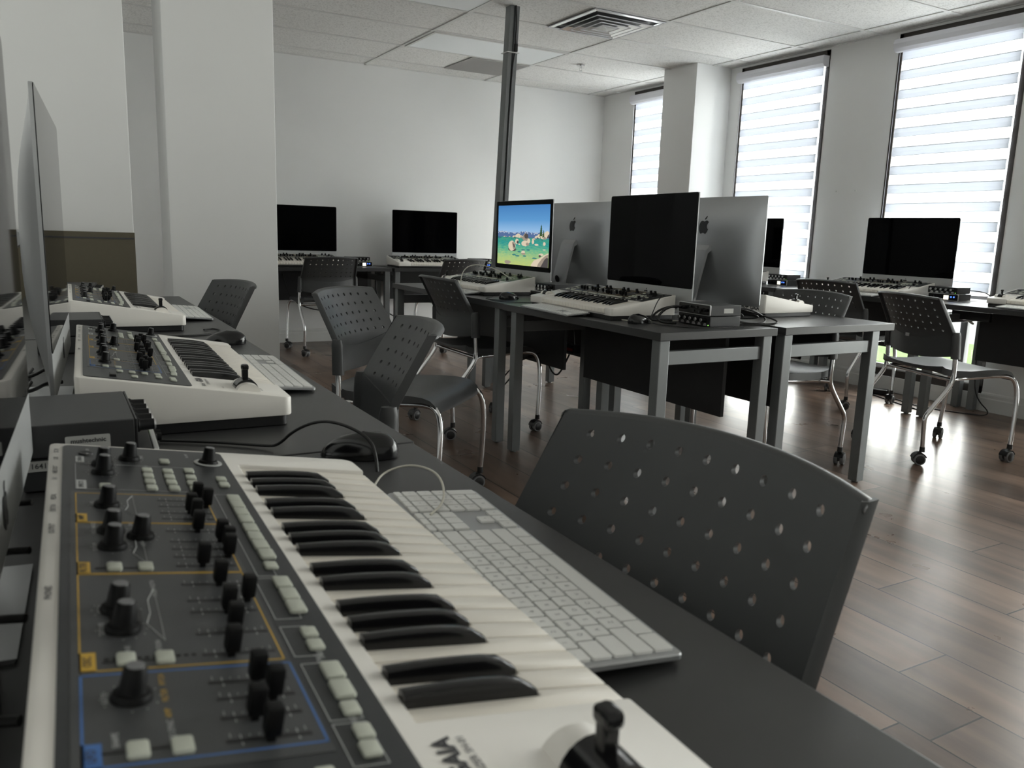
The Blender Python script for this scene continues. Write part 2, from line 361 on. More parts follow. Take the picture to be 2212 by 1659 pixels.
# ceiling fixtures
def ceil_light(x0, y0, x1, y1, label):
    t = thing('ceiling_light', label, 'ceiling light', ((x0 + x1) / 2, (y0 + y1) / 2, RZ - .012)); hx, hy = (x1 - x0) / 2, (y1 - y0) / 2
    b = MB(); b.box(-hx, hx, -hy, -hy + .02, 0, .014); b.box(-hx, hx, hy - .02, hy, 0, .014); b.box(-hx, -hx + .02, -hy + .02, hy - .02, 0, .014); b.box(hx - .02, hx, -hy + .02, hy - .02, 0, .014); part('light_frame', b, M['grid'], t)
    b = MB(); b.box(-hx + .02, hx - .02, -hy + .02, hy - .02, .003, .012); part('diffuser', b, M['diffuser'], t)
ceil_light(2.584, 5.852, 3.777, 6.434, 'unlit rectangular ceiling light panel crossing behind the grey pole')
ceil_light(1.365, 4.63, 2.558, 5.212, 'unlit ceiling light panel cut off by the top edge, left of the pole')
b = MB(); b.box(3.21, 3.775, 6.478, 7.040, RZ - .010, RZ - .002, .002)
for i in range(40): b.box(3.225 + i * .0136, 3.229 + i * .0136, 6.49, 7.03, RZ - .0115, RZ - .009)
tag(part('return_air_panel', b, mat('perforated_grey_panel', (0.44, 0.43, 0.42), 0.8)), 'square perforated grey air return panel in the ceiling beside the pole', 'air vent')
t = thing('ceiling_diffuser', 'square metal ceiling air diffuser with concentric louvres', 'air vent', (3.475, 4.926, RZ))
b = MB(); b.box(-.29, .29, -.29, .29, -.004, .0); part('duct_opening', b, M['vent_dark'], t)
for k, (ro, zo, ri, zi) in enumerate(((.292, -.010, .262, -.014), (.236, -.030, .190, -.010), (.180, -.034, .135, -.012), (.125, -.036, .082, -.013), (.070, -.036, .0, -.030))):
    b = MB(); vs = []
    for r_, z_ in ((ro, zo), (ri, zi), (ri, zi + .003), (ro, zo + .003)): vs += [(-r_, -r_, z_), (r_, -r_, z_), (r_, r_, z_), (-r_, r_, z_)]
    fs = []
    for q in range(4):
        for i in range(4): fs.append((q * 4 + i, q * 4 + (i + 1) % 4, ((q + 1) % 4) * 4 + (i + 1) % 4, ((q + 1) % 4) * 4 + i))
    b.add(vs, fs); lr = part('louvre_ring', b, M['vent'], t, smooth=False)
    e_ = MB(); e_.tube([(-ro, -ro, zo), (ro, -ro, zo), (ro, ro, zo), (-ro, ro, zo), (-ro, -ro, zo)], .0032, 6); part('ring_lip', e_, M['cassette'], lr)
t = thing('sprinkler_head', 'small fire sprinkler head hanging from the ceiling', 'sprinkler', (4.11, 6.17, RZ))
b = MB(); b.lathe([(.0, -.002), (.034, -.003), (.036, -.008), (.012, -.012), (.010, -.03), (0, -.03)], 18); part('escutcheon', b, M['chrome'], t)
b = MB(); b.tube([(-.011, 0, -.028), (-.013, 0, -.045), (0, 0, -.055)], .0022, 6); b.tube([(.011, 0, -.028), (.013, 0, -.045), (0, 0, -.055)], .0022, 6); b.lathe([(0, -.055), (.016, -.056), (.016, -.058), (0, -.059)], 12); part('deflector', b, M['chrome'], t)

# cable pole
t = thing('cable_pole', 'tall grey square metal cable pole from floor to ceiling', 'pole', (2.655, 4.95, 0))
pl = MB(); h = .034; dx = .089
for (xa, xb_, ya, yb) in ((-h, -.008, -h, h), (.004, h, -h, h), (-.008, .004, -h + .012, h)):
    vs = [(xa, ya, 0), (xb_, ya, 0), (xb_, yb, 0), (xa, yb, 0), (xa + dx, ya, RZ), (xb_ + dx, ya, RZ), (xb_ + dx, yb, RZ), (xa + dx, yb, RZ)]
    pl.add(vs, [(3, 2, 1, 0), (4, 5, 6, 7), (0, 1, 5, 4), (1, 2, 6, 5), (2, 3, 7, 6), (3, 0, 4, 7)])
part('pole_channel', pl, M['legs'], t)
b = MB(); b.box(-.045 + .078, .045 + .078, -.045, .045, 2.205, 2.212, .001); part('pole_joint', b, M['silver'], t)
b = MB(); b.tube([(.090, -.040, RZ), (.096, -.044, 2.38), (.092, -.042, 2.30), (.098, -.040, 2.26)], .005, 6, 2); b.box(.088, .108, -.05, -.03, 2.215, 2.265, .003); b.tube([(.095, -.038, 2.22), (.075, -.036, 2.1), (.060, -.036, 1.7), (.045, -.037, 1.2), (.02, -.036, .75)], .006, 6, 2)
part('cable', b, M['cable'], t)

# ------------------------------------------------------------------ desks
T = .706
def desk(label, x0, x1, y0, y1, user, T=T, panel=True, ph=.345, inset=(.012, .012), yin=(.014, .014), poff=.13):
    """user: side where one sits ('-x','+x','-y')"""
    cx, cy = (x0 + x1) / 2, (y0 + y1) / 2
    t = thing('desk', label, 'desk', (cx, cy, 0), 0, 'dark laminate desks on grey steel legs')
    hx, hy = (x1 - x0) / 2, (y1 - y0) / 2
    b = MB(); b.box(-hx, hx, -hy, hy, T - .030, T, .0015); part('tabletop', b, M['top'], t)
    lw = .046; il, iw = inset
    lx = [(-hx + il, -hx + il + lw), (hx - iw - lw, hx - iw)]
    ly = [(-hy + yin[0], -hy + yin[0] + lw), (hy - yin[1] - lw, hy - yin[1])]
    for (a, c) in lx:
        for (d, e) in ly:
            b = MB(); b.box(a, c, d, e, .006, T - .030, .003); b.lathe([(0, 0), (.014, 0), (.014, .010), (0, .010)], 12, ((a + c) / 2, (d + e) / 2, 0)); part('leg', b, M['legs'], t)
    if user in ('-x', '+x'):
        for (d, e) in ly:
            b = MB(); b.box(lx[0][1], lx[1][0], d + .010, e - .010, .583, .634, .002); part('crossbar', b, M['legs'], t)
        px = poff if user == '-x' else -poff
        if panel:
            b = MB(); b.box(px - .009, px + .009, -hy + .10, hy - .10, ph, T - .035, .001); part('modesty_panel', b, M['panel_black'], t)
    else:
        for (a, c) in lx:
            b = MB(); b.box(a + .010, c - .010, ly[0][1], ly[1][0], .583, .634, .002); part('crossbar', b, M['legs'], t)
        if panel:
            b = MB(); b.box(-hx + .08, hx - .08, .13, .148, ph, T - .035, .001); part('modesty_panel', b, M['panel_black'], t)
    return t
desk('near end desk of the left row, carrying the closest synthesizer', -.11, .475, -.26, 1.138, '+x')
desk('middle desk of the left row, under the second synthesizer', -.11, .480, 1.145, 2.548, '+x')
desk('far desk of the left row, ending against the white column', -.11, .500, 2.562, 3.97, '+x')
desk('near left desk of the centre island, with the dark-screened computer', 1.857, 2.44, 2.205, 3.362, '-x', yin=(.014, .060))
desk('far left desk of the centre island, with the computer showing a lake picture', 1.870, 2.46, 3.372, 4.84, '-x', yin=(.072, .014))
desk('near right desk of the centre island, nearly bare corner in front', 2.485, 3.15, 2.205, 3.362, '+x', inset=(.012, .075), poff=.185)
desk('far right desk of the centre island, mostly hidden behind monitors', 2.505, 3.15, 3.372, 4.84, '+x', inset=(.012, .075), poff=.185)
desk('back wall desk beside the column, under the left black screen', 1.385, 2.615, 6.78, 7.335, '-y', ph=.40)
desk('back wall desk left of the cable pole, under the right black screen', 2.640, 3.87, 6.78, 7.335, '-y', ph=.40)
desk('window side desk far down beside the pillar', 4.61, 5.195, 4.24, 5.44, '-x')
desk('window side desk under the large dark monitor', 4.61, 5.195, 3.065, 4.225, '-x')
desk('window side desk cut off by the right picture edge', 4.61, 5.195, 1.85, 3.035, '-x')

# ------------------------------------------------------------------ all-in-one computers
def logo_pts():
    body = [(0, .36), (.10, .42), (.24, .45), (.36, .40), (.44, .31), (.36, .22), (.315, .10), (.33, -.04), (.40, -.14), (.47, -.18), (.42, -.32), (.33, -.45), (.24, -.50), (.12, -.47), (0, -.43), (-.12, -.47), (-.24, -.50), (-.34, -.42), (-.43, -.27), (-.48, -.08), (-.48, .10), (-.43, .27), (-.34, .38), (-.22, .43), (-.10, .41)]
    leaf = [(0, .48), (.02, .60), (.10, .71), (.21, .77), (.20, .65), (.13, .54)]
    return body, leaf
def dome(x, z):
    u, v = x / .325, (z - .2855) / .2305
    return .005 + .046 * (max(0, 1 - abs(u) ** 2.0) * max(0, 1 - abs(v) ** 2.6)) ** .8
def add_logo(mb, s, y, cz, flip, t=.0006):
    for pts in logo_pts():
        n = len(pts); q = [(x * s * (-1 if flip else 1), cz + z * s) for x, z in pts]
        yy = [y if y is not None else dome(x, z) + .0008 for x, z in q]
        mb.add([(x, k_, z) for (x, z), k_ in zip(q, yy)] + [(x, k_ - t, z) for (x, z), k_ in zip(q, yy)], [tuple(range(n)), tuple(range(n, 2 * n))[::-1]] + [(i, (i + 1) % n, n + (i + 1) % n, n + i) for i in range(n)])
def make_computer(name_extra=None, picture=False):
    t = thing('desktop_computer', 'x', 'computer')
    Wd, ZB, ZT, ZG = .325, .055, .516, .128
    # front slab: aluminium rim with rounded top corners
    def outline(z0, z1, w, r): return [(x, z) for x, z in rrect(-w, w, z0, z1, r, 5)]
    b = MB(); pts = outline(ZB, ZT, Wd, .012); n = len(pts)
    b.add([(x, 0, z) for x, z in pts] + [(x, .005, z) for x, z in pts], [tuple(range(n))] + [(i, (i + 1) % n, n + (i + 1) % n, n + i) for i in range(n)])
    # bulging back
    NX, NZ = 26, 20; vs = []; fs = []
    zc, hz = (ZB + ZT) / 2, (ZT - ZB) / 2
    for j in range(NZ + 1):
        for i in range(NX + 1):
            u = -1 + 2 * i / NX; v = -1 + 2 * j / NZ
            k = max(0, 1 - abs(u) ** 2.0) * max(0, 1 - abs(v) ** 2.6)
            xx = u * Wd; zz = zc + v * hz
            if abs(u) > .97 and abs(v) > .97: xx *= .994; zz = zc + v * hz * .992
            vs.append((xx, .005 + .046 * k ** .8, zz))
    for j in range(NZ):
        for i in range(NX): a = j * (NX + 1) + i; fs.append((a, a + 1, a + NX + 2, a + NX + 1))
    b.add(vs, fs); hs = part('aluminium_housing', b, M['alu'], t, sharp=60)
    b = MB(); pts = outline(ZB + .001, ZG + .001, Wd - .001, .004); b.prism(pts, 0, .0006); b.xf(Matrix.Rotation(R(90), 4, 'X')); 
    part('chin', b, M['alulite'], t, loc=(0, 0, 0))
    b = MB(); pts = outline(ZG, ZT - .001, Wd - .0012, .010); b.prism(pts, 0, .0014, .0004, 1); b.xf(Matrix.Rotation(R(90), 4, 'X')); gl = part('screen_glass', b, M['glass'], t)
    b = MB(); add_logo(b, .030, -.0012, .090, False); part('front_emblem', b, M['black'], t)
    b = MB(); add_logo(b, .062, None, .386, True, .003); part('back_emblem', b, M['blackgloss'], t)
    # stand: bent sheet
    b = MB(); w = .062
    prof = [(.044, .300), (.060, .306), (.078, .285), (.112, .150), (.140, .030), (.146, .010), (.140, .0), (-.008, .0), (-.010, .004), (.120, .008), (.128, .020), (.100, .150), (.068, .270), (.046, .285)]
    k = len(prof)
    vs = [(s_ * (w if q[1] > .012 else .095), q[0], q[1]) for s_ in (-1, 1) for q in prof]
    b.add(vs, [(i, (i + 1) % k, k + (i + 1) % k, k + i) for i in range(k)] + [(0, 1, 12, 13), (1, 2, 11, 12), (2, 3, 11), (3, 4, 10, 11), (4, 5, 9, 10), (5, 6, 7, 8, 9)] + [tuple(i + k for i in f) for f in [(0, 1, 12, 13), (1, 2, 11, 12), (2, 3, 11), (3, 4, 10, 11), (4, 5, 9, 10), (5, 6, 7, 8, 9)]])
    st = part('stand', b, M['alu'], t)
    b = MB(); b.lathe([(.018, 0), (.021, 0), (.021, .002), (.018, .002), (.018, 0)], 20); b.xf(Matrix.Translation((0, .136, .085)) @ Matrix.Rotation(R(-103 + 180), 4, 'X')); part('cable_hole', b, M['black'], st)
    b = MB(); b.box(-.03, .03, .043, .050, .232, .262, .001); part('vent_slot', b, M['black'], t)
    return t
pc = make_computer(); used = [False]; G = 'aluminium all-in-one computers on the desks'
place(pc, used, (-.0467, .752, T), 87.6, 'nearest computer at the left edge, its glossy screen seen edge on', G)
place(pc, used, (.009, 1.690, T), 87.0, 'tall thin computer seen edge on behind the second synthesizer at left', G)
place(pc, used, (2.285, 2.831, T), -94.1, 'black-screened computer at the near end of the centre island, facing left', G)
place(pc, used, (2.590, 2.775, T), 90, 'grey computer back with dark emblem, rightmost on the centre island', G)
place(pc, used, (2.640, 3.905, T), 90, 'grey computer back between the lake picture screen and the black screen', G)
place(pc, used, (1.905, 7.140, T), 0, 'black-screened computer on the back wall, partly behind the column', G)
place(pc, used, (3.085, 7.140, T), -2.2, 'black-screened computer on the back wall between column and pole', G)
place(pc, used, (5.045, 3.495, .7095), -86.4, 'big black-screened computer in front of the large right window', G)
place(pc, used, (5.045, 4.930, .7095), -89, 'dark computer screen peeking out right of the grey monitor back, by the window', G)
pm1 = place(pc, used, (2.334, 4.02, T), -91.15, 'lit computer showing a blue lake with boulders', G)
# the picture on that screen
def picture(parent):
    m = bpy.data.materials.new('screen_lake'); m.use_nodes = True; nt = m.node_tree; N = nt.nodes; L = nt.links
    for n in list(N): N.remove(n)
    out = N.new('ShaderNodeOutputMaterial'); em = N.new('ShaderNodeEmission'); L.new(em.outputs[0], out.inputs[0]); em.inputs[1].default_value = .95
    tc = N.new('ShaderNodeTexCoord'); sp = N.new('ShaderNodeSeparateXYZ'); L.new(tc.outputs['Generated'], sp.inputs[0])
    cr = N.new('ShaderNodeValToRGB'); e = cr.color_ramp.elements
    stops = [(0.0, (.52, .62, .20)), (.14, (.40, .58, .24)), (.27, (.13, .46, .28)), (.38, (.03, .31, .29)), (.44, (.07, .36, .24)), (.482, (.01, .08, .20)), (.495, (.01, .06, .18)), (.50, (.42, .52, .68)), (.58, (.30, .52, .80)), (.75, (.12, .34, .66)), (1.0, (.07, .23, .53))]
    e[0].position = stops[0][0]; e[0].color = (*stops[0][1], 1); e[1].position = 1; e[1].color = (*stops[-1][1], 1)
    for p_, c_ in stops[1:-1]: q = e.new(p_); q.color = (*c_, 1)
    ns = N.new('ShaderNodeTexNoise'); ns.inputs['Scale'].default_value = 14; ns.inputs['Detail'].default_value = 5
    mp = N.new('ShaderNodeMapping'); mp.inputs['Scale'].default_value = (1, 1, 3.2); L.new(tc.outputs['Generated'], mp.inputs[0]); L.new(mp.outputs[0], ns.inputs['Vector'])
    def mt(op, a, b_):
        n = N.new('ShaderNodeMath'); n.operation = op
        for i, v in enumerate((a, b_)):
            if isinstance(v, (int, float)): n.inputs[i].default_value = v
            else: L.new(v, n.inputs[i])
        return n.outputs[0]
    k = mt('MULTIPLY', mt('SUBTRACT', ns.outputs['Fac'], .5), mt('MULTIPLY', mt('LESS_THAN', sp.outputs['Z'], .47), .30))
    L.new(mt('ADD', sp.outputs['Z'], k), cr.inputs[0]); L.new(cr.outputs[0], em.inputs[0])
    b = MB(); b.box(-.2985, .2985, -.0022, -.0015, .154, .490)
    dsp = part('lit_display', b, m, parent, smooth=False, label='lit lake picture on the screen')
    def em_mat(nm, c):
        q = bpy.data.materials.new(nm); q.use_nodes = True; t_ = q.node_tree
        for n in list(t_.nodes): t_.nodes.remove(n)
        o_ = t_.nodes.new('ShaderNodeOutputMaterial'); e_ = t_.nodes.new('ShaderNodeEmission'); e_.inputs[0].default_value = (*c, 1); e_.inputs[1].default_value = .95; t_.links.new(e_.outputs[0], o_.inputs[0]); return q
    mats = [em_mat('screen_rock_light', (.74, .63, .47)), em_mat('screen_rock_dark', (.09, .08, .08)), em_mat('screen_tree', (.03, .08, .02)), em_mat('screen_snow', (.62, .66, .74)), em_mat('screen_ridge', (.10, .17, .34)), em_mat('screen_rock_mid', (.36, .30, .24)), em_mat('screen_deep', (.05, .22, .22))]
    b = MB(); rnd = random.Random(3)
    lvl = [0]
    def X(u): return -.2985 + u * .597
    def Zp(v): return .154 + (1 - v) * .336
    def poly(pts, mi):
        lvl[0] += 1; y = -.0024 - .000004 * lvl[0]; b.cur = mi
        b.add([(X(min(1, max(0, u))), y, Zp(min(1, max(0, v)))) for u, v in pts], [tuple(range(len(pts)))])
    def blob(u, v, ru, rv, mi, jag=.12, n=14, flat=False):
        poly([(u + ru * (1 + rnd.uniform(-jag, jag)) * cos(2 * pi * i / n), v - rv * (1 + rnd.uniform(-jag, jag)) * sin(2 * pi * i / n) * (1 if sin(2 * pi * i / n) > 0 or not flat else .35)) for i in range(n)], mi)
    top = [(i / 40, .475 - .018 * abs(sin(i * 1.3)) - .012 * rnd.random() - (.02 if i < 8 or 18 < i < 26 else 0)) for i in range(41)]
    poly(top + [(1, .515), (0, .515)], 4)
    for i in range(0, 40, 1):
        if rnd.random() < .7: u0, v0 = top[i]; poly([(u0 - .008, v0 + .012), (u0 + .004, v0 - .001), (u0 + .018, v0 + .006), (u0 + .010, v0 + .022)], 3)
    poly([(0, .513), (1, .513), (1, .535), (0, .530)], 4)
    for (u, v, ru, rv) in ((.15, .53, .03, .012), (.25, .53, .02, .012), (.34, .53, .035, .025), (.42, .52, .06, .045), (.47, .53, .05, .035), (.72, .56, .03, .02), (.78, .53, .04, .03), (.84, .52, .05, .055), (.90, .53, .06, .06), (.97, .50, .07, .075)):
        blob(u, v, ru, rv, 0, .2, 12, True); blob(u + ru * .40, v + rv * .25, ru * .5, rv * .6, 1 if rnd.random() < .6 else 5, .25, 9, True)
    blob(.565, .555, .055, .09, 5, .1, 12, True); blob(.58, .51, .04, .04, 1); blob(.56, .63, .07, .05, 0, .1); blob(.61, .64, .035, .03, 5); blob(.63, .59, .03, .04, 0)
    blob(.40, .605, .035, .045, 0); blob(.415, .615, .02, .025, 1); blob(.45, .65, .02, .012, 0)
    blob(.71, .60, .022, .04, 0); blob(.78, .645, .035, .016, 0); blob(.92, .625, .025, .03, 0); blob(.92, .72, .03, .008, 0)
    blob(.31, .74, .085, .03, 1); blob(.30, .68, .075, .085, 0, .08); poly([(.30, .625), (.335, .61), (.37, .66), (.372, .73), (.33, .735), (.318, .69)], 5); poly([(.325, .64), (.352, .655), (.362, .71), (.335, .70)], 1)
    blob(.53, .78, .035, .032, 0); blob(.535, .805, .045, .016, 5)
    for (u, v, ru) in ((.42, .845, .045), (.35, .83, .04), (.56, .84, .03), (.53, .74, .035), (.63, .735, .03), (.45, .775, .035), (.75, .865, .045)): blob(u, v, ru, .013, 6, .2)
    blob(.22, .965, .065, .035, 5, .1)
    poly([(.68, .985), (.74, .90), (.84, .86), (.93, .80), (1, .77), (1, 1.0), (.70, 1.0)], 0)
    poly([(.82, .95), (.88, .87), (.95, .81), (1, .79), (1, 1.0), (.80, 1.0)], 5); poly([(.88, .97), (.93, .88), (.97, .84), (1, .85), (1, 1), (.86, 1)], 1)
    blob(.87, .80, .045, .018, 0); blob(.845, .825, .02, .02, 1)
    for (cu, v0, v1, w) in ((.855, .325, .50, .040), (.900, .41, .52, .026)):
        for k in range(6):
            a = v0 + (v1 - v0) * k / 6; c_ = a + (v1 - v0) / 4.5; ww = w * (.35 + .65 * k / 5); poly([(cu, a - .01), (cu + ww, c_), (cu + ww * .2, c_ - .01), (cu - ww, c_ + .004)], 2)
    part('picture_shapes', b, mats, dsp, smooth=False)
picture(pm1)

# ------------------------------------------------------------------ synthesizers
SL = .164; PT = atan(SL)
KN = [(.5766, .0347), (.6062, .0359), (.6307, .0608), (.6303, .1356), (.4754, .0325), (.4114, .0317), (.3778, .0306), (.3999, .051), (.2689, .0266), (.2416, .0277), (.1647, .0261)]
SLT = [(.494, .0732, .1156), (.4775, .0729, .1146), (.4596, .0717, .1134), (.4445, .0716, .1125), (.4137, .071, .1091), (.3898, .0711, .1095), (.3736, .0705, .1097), (.357, .0699, .1095), (.3397, .0691, .1099), (.3057, .068, .1121), (.2789, .0682, .1091), (.2615, .0675, .1082), (.231, .0665, .1077), (.2047, .0659, .1064), (.1728, .064, .1054), (.1557, .0652, .1049), (.1375, .0639, .1039), (.1173, .0631, .1034)]
CAP = [(.494, .1040), (.4767, .1095), (.4597, .0939), (.4433, .096), (.4123, .0929), (.3906, .1066), (.3740, .1087), (.3568, .1063), (.3389, .0855), (.3043, .0907), (.2769, .1037), (.2596, .0883), (.2337, .0872), (.2024, .0799), (.1701, .0865), (.1527, .0914), (.1351, .0784), (.1157, .0819)]
BT = [(.6253, .0927), (.588, .0731), (.5681, .0724), (.5483, .0719), (.5288, .0717), (.5873, .0915), (.5672, .0907), (.548, .0902), (.5291, .0905), (.5929, .1115), (.5686, .11), (.5484, .1086), (.5298, .1085), (.5667, .1376), (.5471, .137), (.5288, .034), (.5013, .1373), (.4825, .1369), (.4616, .1362), (.4417, .1358), (.419, .1352), (.3981, .1346), (.3787, .1344), (.3586, .1345), (.3357, .1324), (.3027, .1326), (.2818, .1323), (.2618, .1317), (.2237, .1299), (.2067, .129), (.174, .1294), (.1529, .1283), (.1335, .1266), (.1116, .1262), (.0963, .1243), (.3363, .0292), (.3366, .0485), (.2033, .0265), (.2026, .0455), (.1173, .0249), (.1171, .0433), (.080, .0433), (.080, .0612), (.080, .0794), (.080, .098), (.056, .118), (.040, .118), (.056, .098), (.040, .062)]
def vv(u, v): return v + .0195 * (.69 - u) + .008
def make_synth():
    t = thing('synthesizer', 'x', 'synthesizer')
    top = lambda x, y: .100 + SL * y
    o = []
    def corner(cx, cy, a0, r, n=6): return [(cx + r * cos(R(a0 + 90 * k / n)), cy + r * sin(R(a0 + 90 * k / n))) for k in range(n + 1)]
    r = .014; D = .317; W_ = .689; k0, k1, kv = .119, .638, .177
    pts = corner(W_ - r, -r, 0, r)[::-1]
    pts = [] 
    pts += corner(W_ - .008, -.008, 0, .008) + corner(.008, -.008, 90, .008) + corner(r, -D + r, 180, r) + [(k0, -D), (k0, -kv), (k1, -kv), (k1, -D)] + corner(W_ - r, -D + r, 270, r)
    b = MB(); b.prism(pts, .018, .1, .0022, 2, zf=top)
    b.box(k0 - .002, k1 + .002, -.309, -kv + .004, .018, .029, .001)
    bdy = part('body', b, M['synth'], t, sharp=30)
    b = MB(); b.prism(rrect(.006, W_ - .006, -D + .006, -.006, .012), 0, .0185, .002, 1); b.box(.05, .09, -.04, -.02, 0, .001); part('black_base', b, M['black'], t)
    # control panel plate, in panel space
    def pobj(name, mb, m, par=t, h=0.0, **k): return part(name, mb, m, par, loc=(0, 0, .100 + h), rot=(PT, 0, 0), **k)
    b = MB(); b.prism(rrect(.012, .679, -.166, -.012, .008, 5), 0, .0012, .0004, 1); pan = pobj('control_panel', b, M['paneldark'])
    b = MB(); b.box(.100, .516, -.130, -.018, .0012, .0015); pobj('panel_field', b, M['panel'], t)
    w = MB(); yl = MB(); bl = MB(); ik = MB(); hz = .00165
    def rect(mb, u0, u1, v0, v1, z=hz): mb.box(u0, u1, -v1, -v0, z - .0002, z)
    def frame(mb, u0, u1, v0, v1, lw=.0009):
        rect(mb, u0, u1, v0, v0 + lw); rect(mb, u0, u1, v1 - lw, v1); rect(mb, u0, u0 + lw, v0, v1); rect(mb, u1 - lw, u1, v0, v1)
    def txt(mb, s, u, v, size, bold=0.0): text_into(mb, s, size, Matrix.Translation((u, -v, hz + .0002)), bold)
    for (a, c, s_) in ((.4325, .510, 'AMP'), (.3270, .4315, 'FILTER'), (.1935, .3260, 'OSC')):
        frame(yl, a, c, .022, .127); rect(yl, a, a + .021, .022, .0300); txt(ik, s_, a + .0105, .026, .0058, .0001)
    frame(bl, .108, .190, .022, .129, .0012); rect(bl, .108, .127, .022, .0302); txt(ik, 'LFO', .1175, .026, .0058, .0001)
    frame(w, .522, .607, .0225, .127, .0004); rect(w, .5226, .5493, .0232, .031); txt(ik, 'EFFECTS', .536, .027, .0052, .0001)
    rect(w, .611, .633, .0230, .0304); txt(ik, 'D BEAM', .622, .0267, .0048, .0001)
    frame(w, .318, .517, .136, .150, .0004); frame(w, .246, .314, .133, .150, .0004); frame(w, .125, .186, .134, .152, .0004); frame(w, .085, .122, .134, .152, .0004); frame(w, .195, .235, .133, .150, .0004)
    for k, (u, a, c) in enumerate(SLT):
        a, c = vv(u, a), vv(u, c)
        for q in (1, 7): v_ = a + (c - a) * (q + .5) / 9; rect(w, u - .004, u - .0016, v_, v_ + .0005); rect(w, u + .0016, u + .005, v_, v_ + .0005)
        for q in range(9): v_ = a + (c - a) * (q + .5) / 9; rect(w, u + .003, u + .0066 - (.002 if q % 4 else 0), v_, v_ + .00025)
    for (u0, u1, sh) in ((.445, .505, 0), (.345, .41, 1), (.225, .30, 1)):  # envelope curves
        p_ = [(u0, .066), (u0 + (u1 - u0) * .3, .058), (u0 + (u1 - u0) * .5, .061), (u0 + (u1 - u0) * .75, .061), (u1, .066), (u0, .066)]
        for (a1, b1), (a2, b2) in zip(p_, p_[1:]): w.tube([(a1, -b1, hz), (a2, -b2, hz)], .0003, 3)
    lab = [('LEVEL', .480, .034), ('ENV', .428, .060), ('CUTOFF', .377, .034), ('RESONANCE', .418, .034), ('KEY FOLLOW', .392, .066), ('PITCH', .270, .034), ('DETUNE', .243, .034), ('WAVE', .214, .046), ('VARIATION', .214, .0620), ('RATE', .165, .033), ('TEMPO SYNC', .128, .060), ('SHAPE', .128, .036), ('LPF', .346, .044), ('OCTAVE', .188, .146), ('KEY HOLD', .118, .146), ('ARPEGGIO', .110, .146), ('TONE SELECT', .43, .152), ('PATCH', .506, .153), ('MANUAL', .300, .149), ('WRITE', .222, .1485), ('SHIFT', .196, .1485), ('MASTER', .630, .153), ('VOLUME', .655, .128), ('PULSE WIDTH', .300, .066), ('DISTORTION', .596, .0845), ('FUZZ', .577, .0845), ('FLANGER', .556, .0845), ('DELAY', .596, .103), ('REVERB', .556, .103), ('LOW BOOST', .577, .103), ('TEMPO', .64, .083), ('PITCH', .180, .060), ('FILTER', .164, .060), ('AMP', .147, .060), ('USER', .660, .034), ('D-BEAM', .645, .034)]
    for s_, u, v_ in lab:
        txt(yl if (s_ in ('PITCH', 'FILTER', 'AMP') and v_ == .060) else w, s_, u, v_, .0042)
    for u, v_ in KN:
        v_ = vv(u, v_)
        for q in range(11): a = R(-60 + 300 * q / 10 - 60); rect(w, u + .0135 * cos(a) - .0003, u + .0135 * cos(a) + .0003, v_ + .0135 * sin(a) - .0003, v_ + .0135 * sin(a) + .0003)
    pobj('white_print', w, M['white'], smooth=False); pobj('yellow_print', yl, M['yellow'], smooth=False); pobj('blue_print', bl, M['blue'], smooth=False); pobj('tab_lettering', ik, M['ink'], smooth=False)
    b = MB()
    for u, a, c in SLT: b.box(u - .0013, u + .0013, -vv(u, c), -vv(u, a), .0012, .0017)
    for (u0, u1, v_) in ((.340, .352, .045), (.206, .218, .045), (.122, .130, .042)): b.box(u0 - .004, u0 - .0025, -v_ - .022, -v_ + .012, .0013, .0018)
    for k in range(12): b.box(.205 + k * .0045 * 0 + .0, .207, -.036 - k * .004, -.034 - k * .004, .0015, .0019)
    b.box(.246, .268, -.056, -.038, .0015, .0017); b.lathe([(.0, .0012), (.007, .0012), (.006, .0026), (.003, .0018), (0, .0018)], 16, (.645, -.032, 0)); b.box(.030, .048, -.058, -.048, .0012, .0045, .001)
    pobj('slot_print', b, M['black'], smooth=False)
    # knobs, slider caps, buttons
    b = MB(); b.lathe([(0, .0172), (.0048, .0172), (.0056, .0162), (.0066, .006), (.0070, .0045), (.0088, .0038), (.0100, .0015), (.0100, 0)], 24); km = b.mesh('knob', M['knob'], 40)
    b = MB(); b.lathe([(0, .0176), (.0044, .0176), (.0046, .0171), (0, .0171)], 18); cm_ = b.mesh('knob_cap', M['silver'], 40)
    kcap = mat('knob_top_grey', (0.16, 0.16, 0.165), 0.3); cm_.materials[0] = kcap
    rg = MB(); rg.lathe([(.0105, .0004), (.0140, .0004), (.0140, .0014), (.0105, .0014), (.0105, .0004)], 24); rgm = rg.mesh('ring', M['white'])
    pn = lambda u, v_, h=.0012: (u, -v_, .100 - SL * v_ + h)
    for k, (u, v_) in enumerate(KN):
        v_ = vv(u, v_); q = ob('knob', km, t, pn(u, v_), (PT, 0, 0)); ob('knob_cap', cm_, q, (0, 0, 0))
        if k == 3: ob('knob_ring', rgm, q, (0, 0, 0))
    b = MB(); b.box(-.0026, .0026, -.0018, .0018, 0, .004); b.prism([(-.0048, -.0042), (.0048, -.0042), (.0048, .0042), (-.0048, .0042)], .0035, .0180, .0014, 2); sm = b.mesh('slider_cap', M['knob'], 40)
    for u, v_ in CAP: v_ = vv(u, v_); ob('slider_cap', sm, t, pn(u, v_), (PT, 0, 0))
    b = MB(); b.prism(rrect(-.0062, .0062, -.0048, .0048, .0015, 2), 0, .0030, .0012, 2); bmh = b.mesh('button', M['pale'], 40)
    b = MB(); b.prism(rrect(-.0090, .0090, -.0058, .0058, .0015, 2), 0, .0034, .0012, 2); bmb = b.mesh('button', M['pale'], 40)
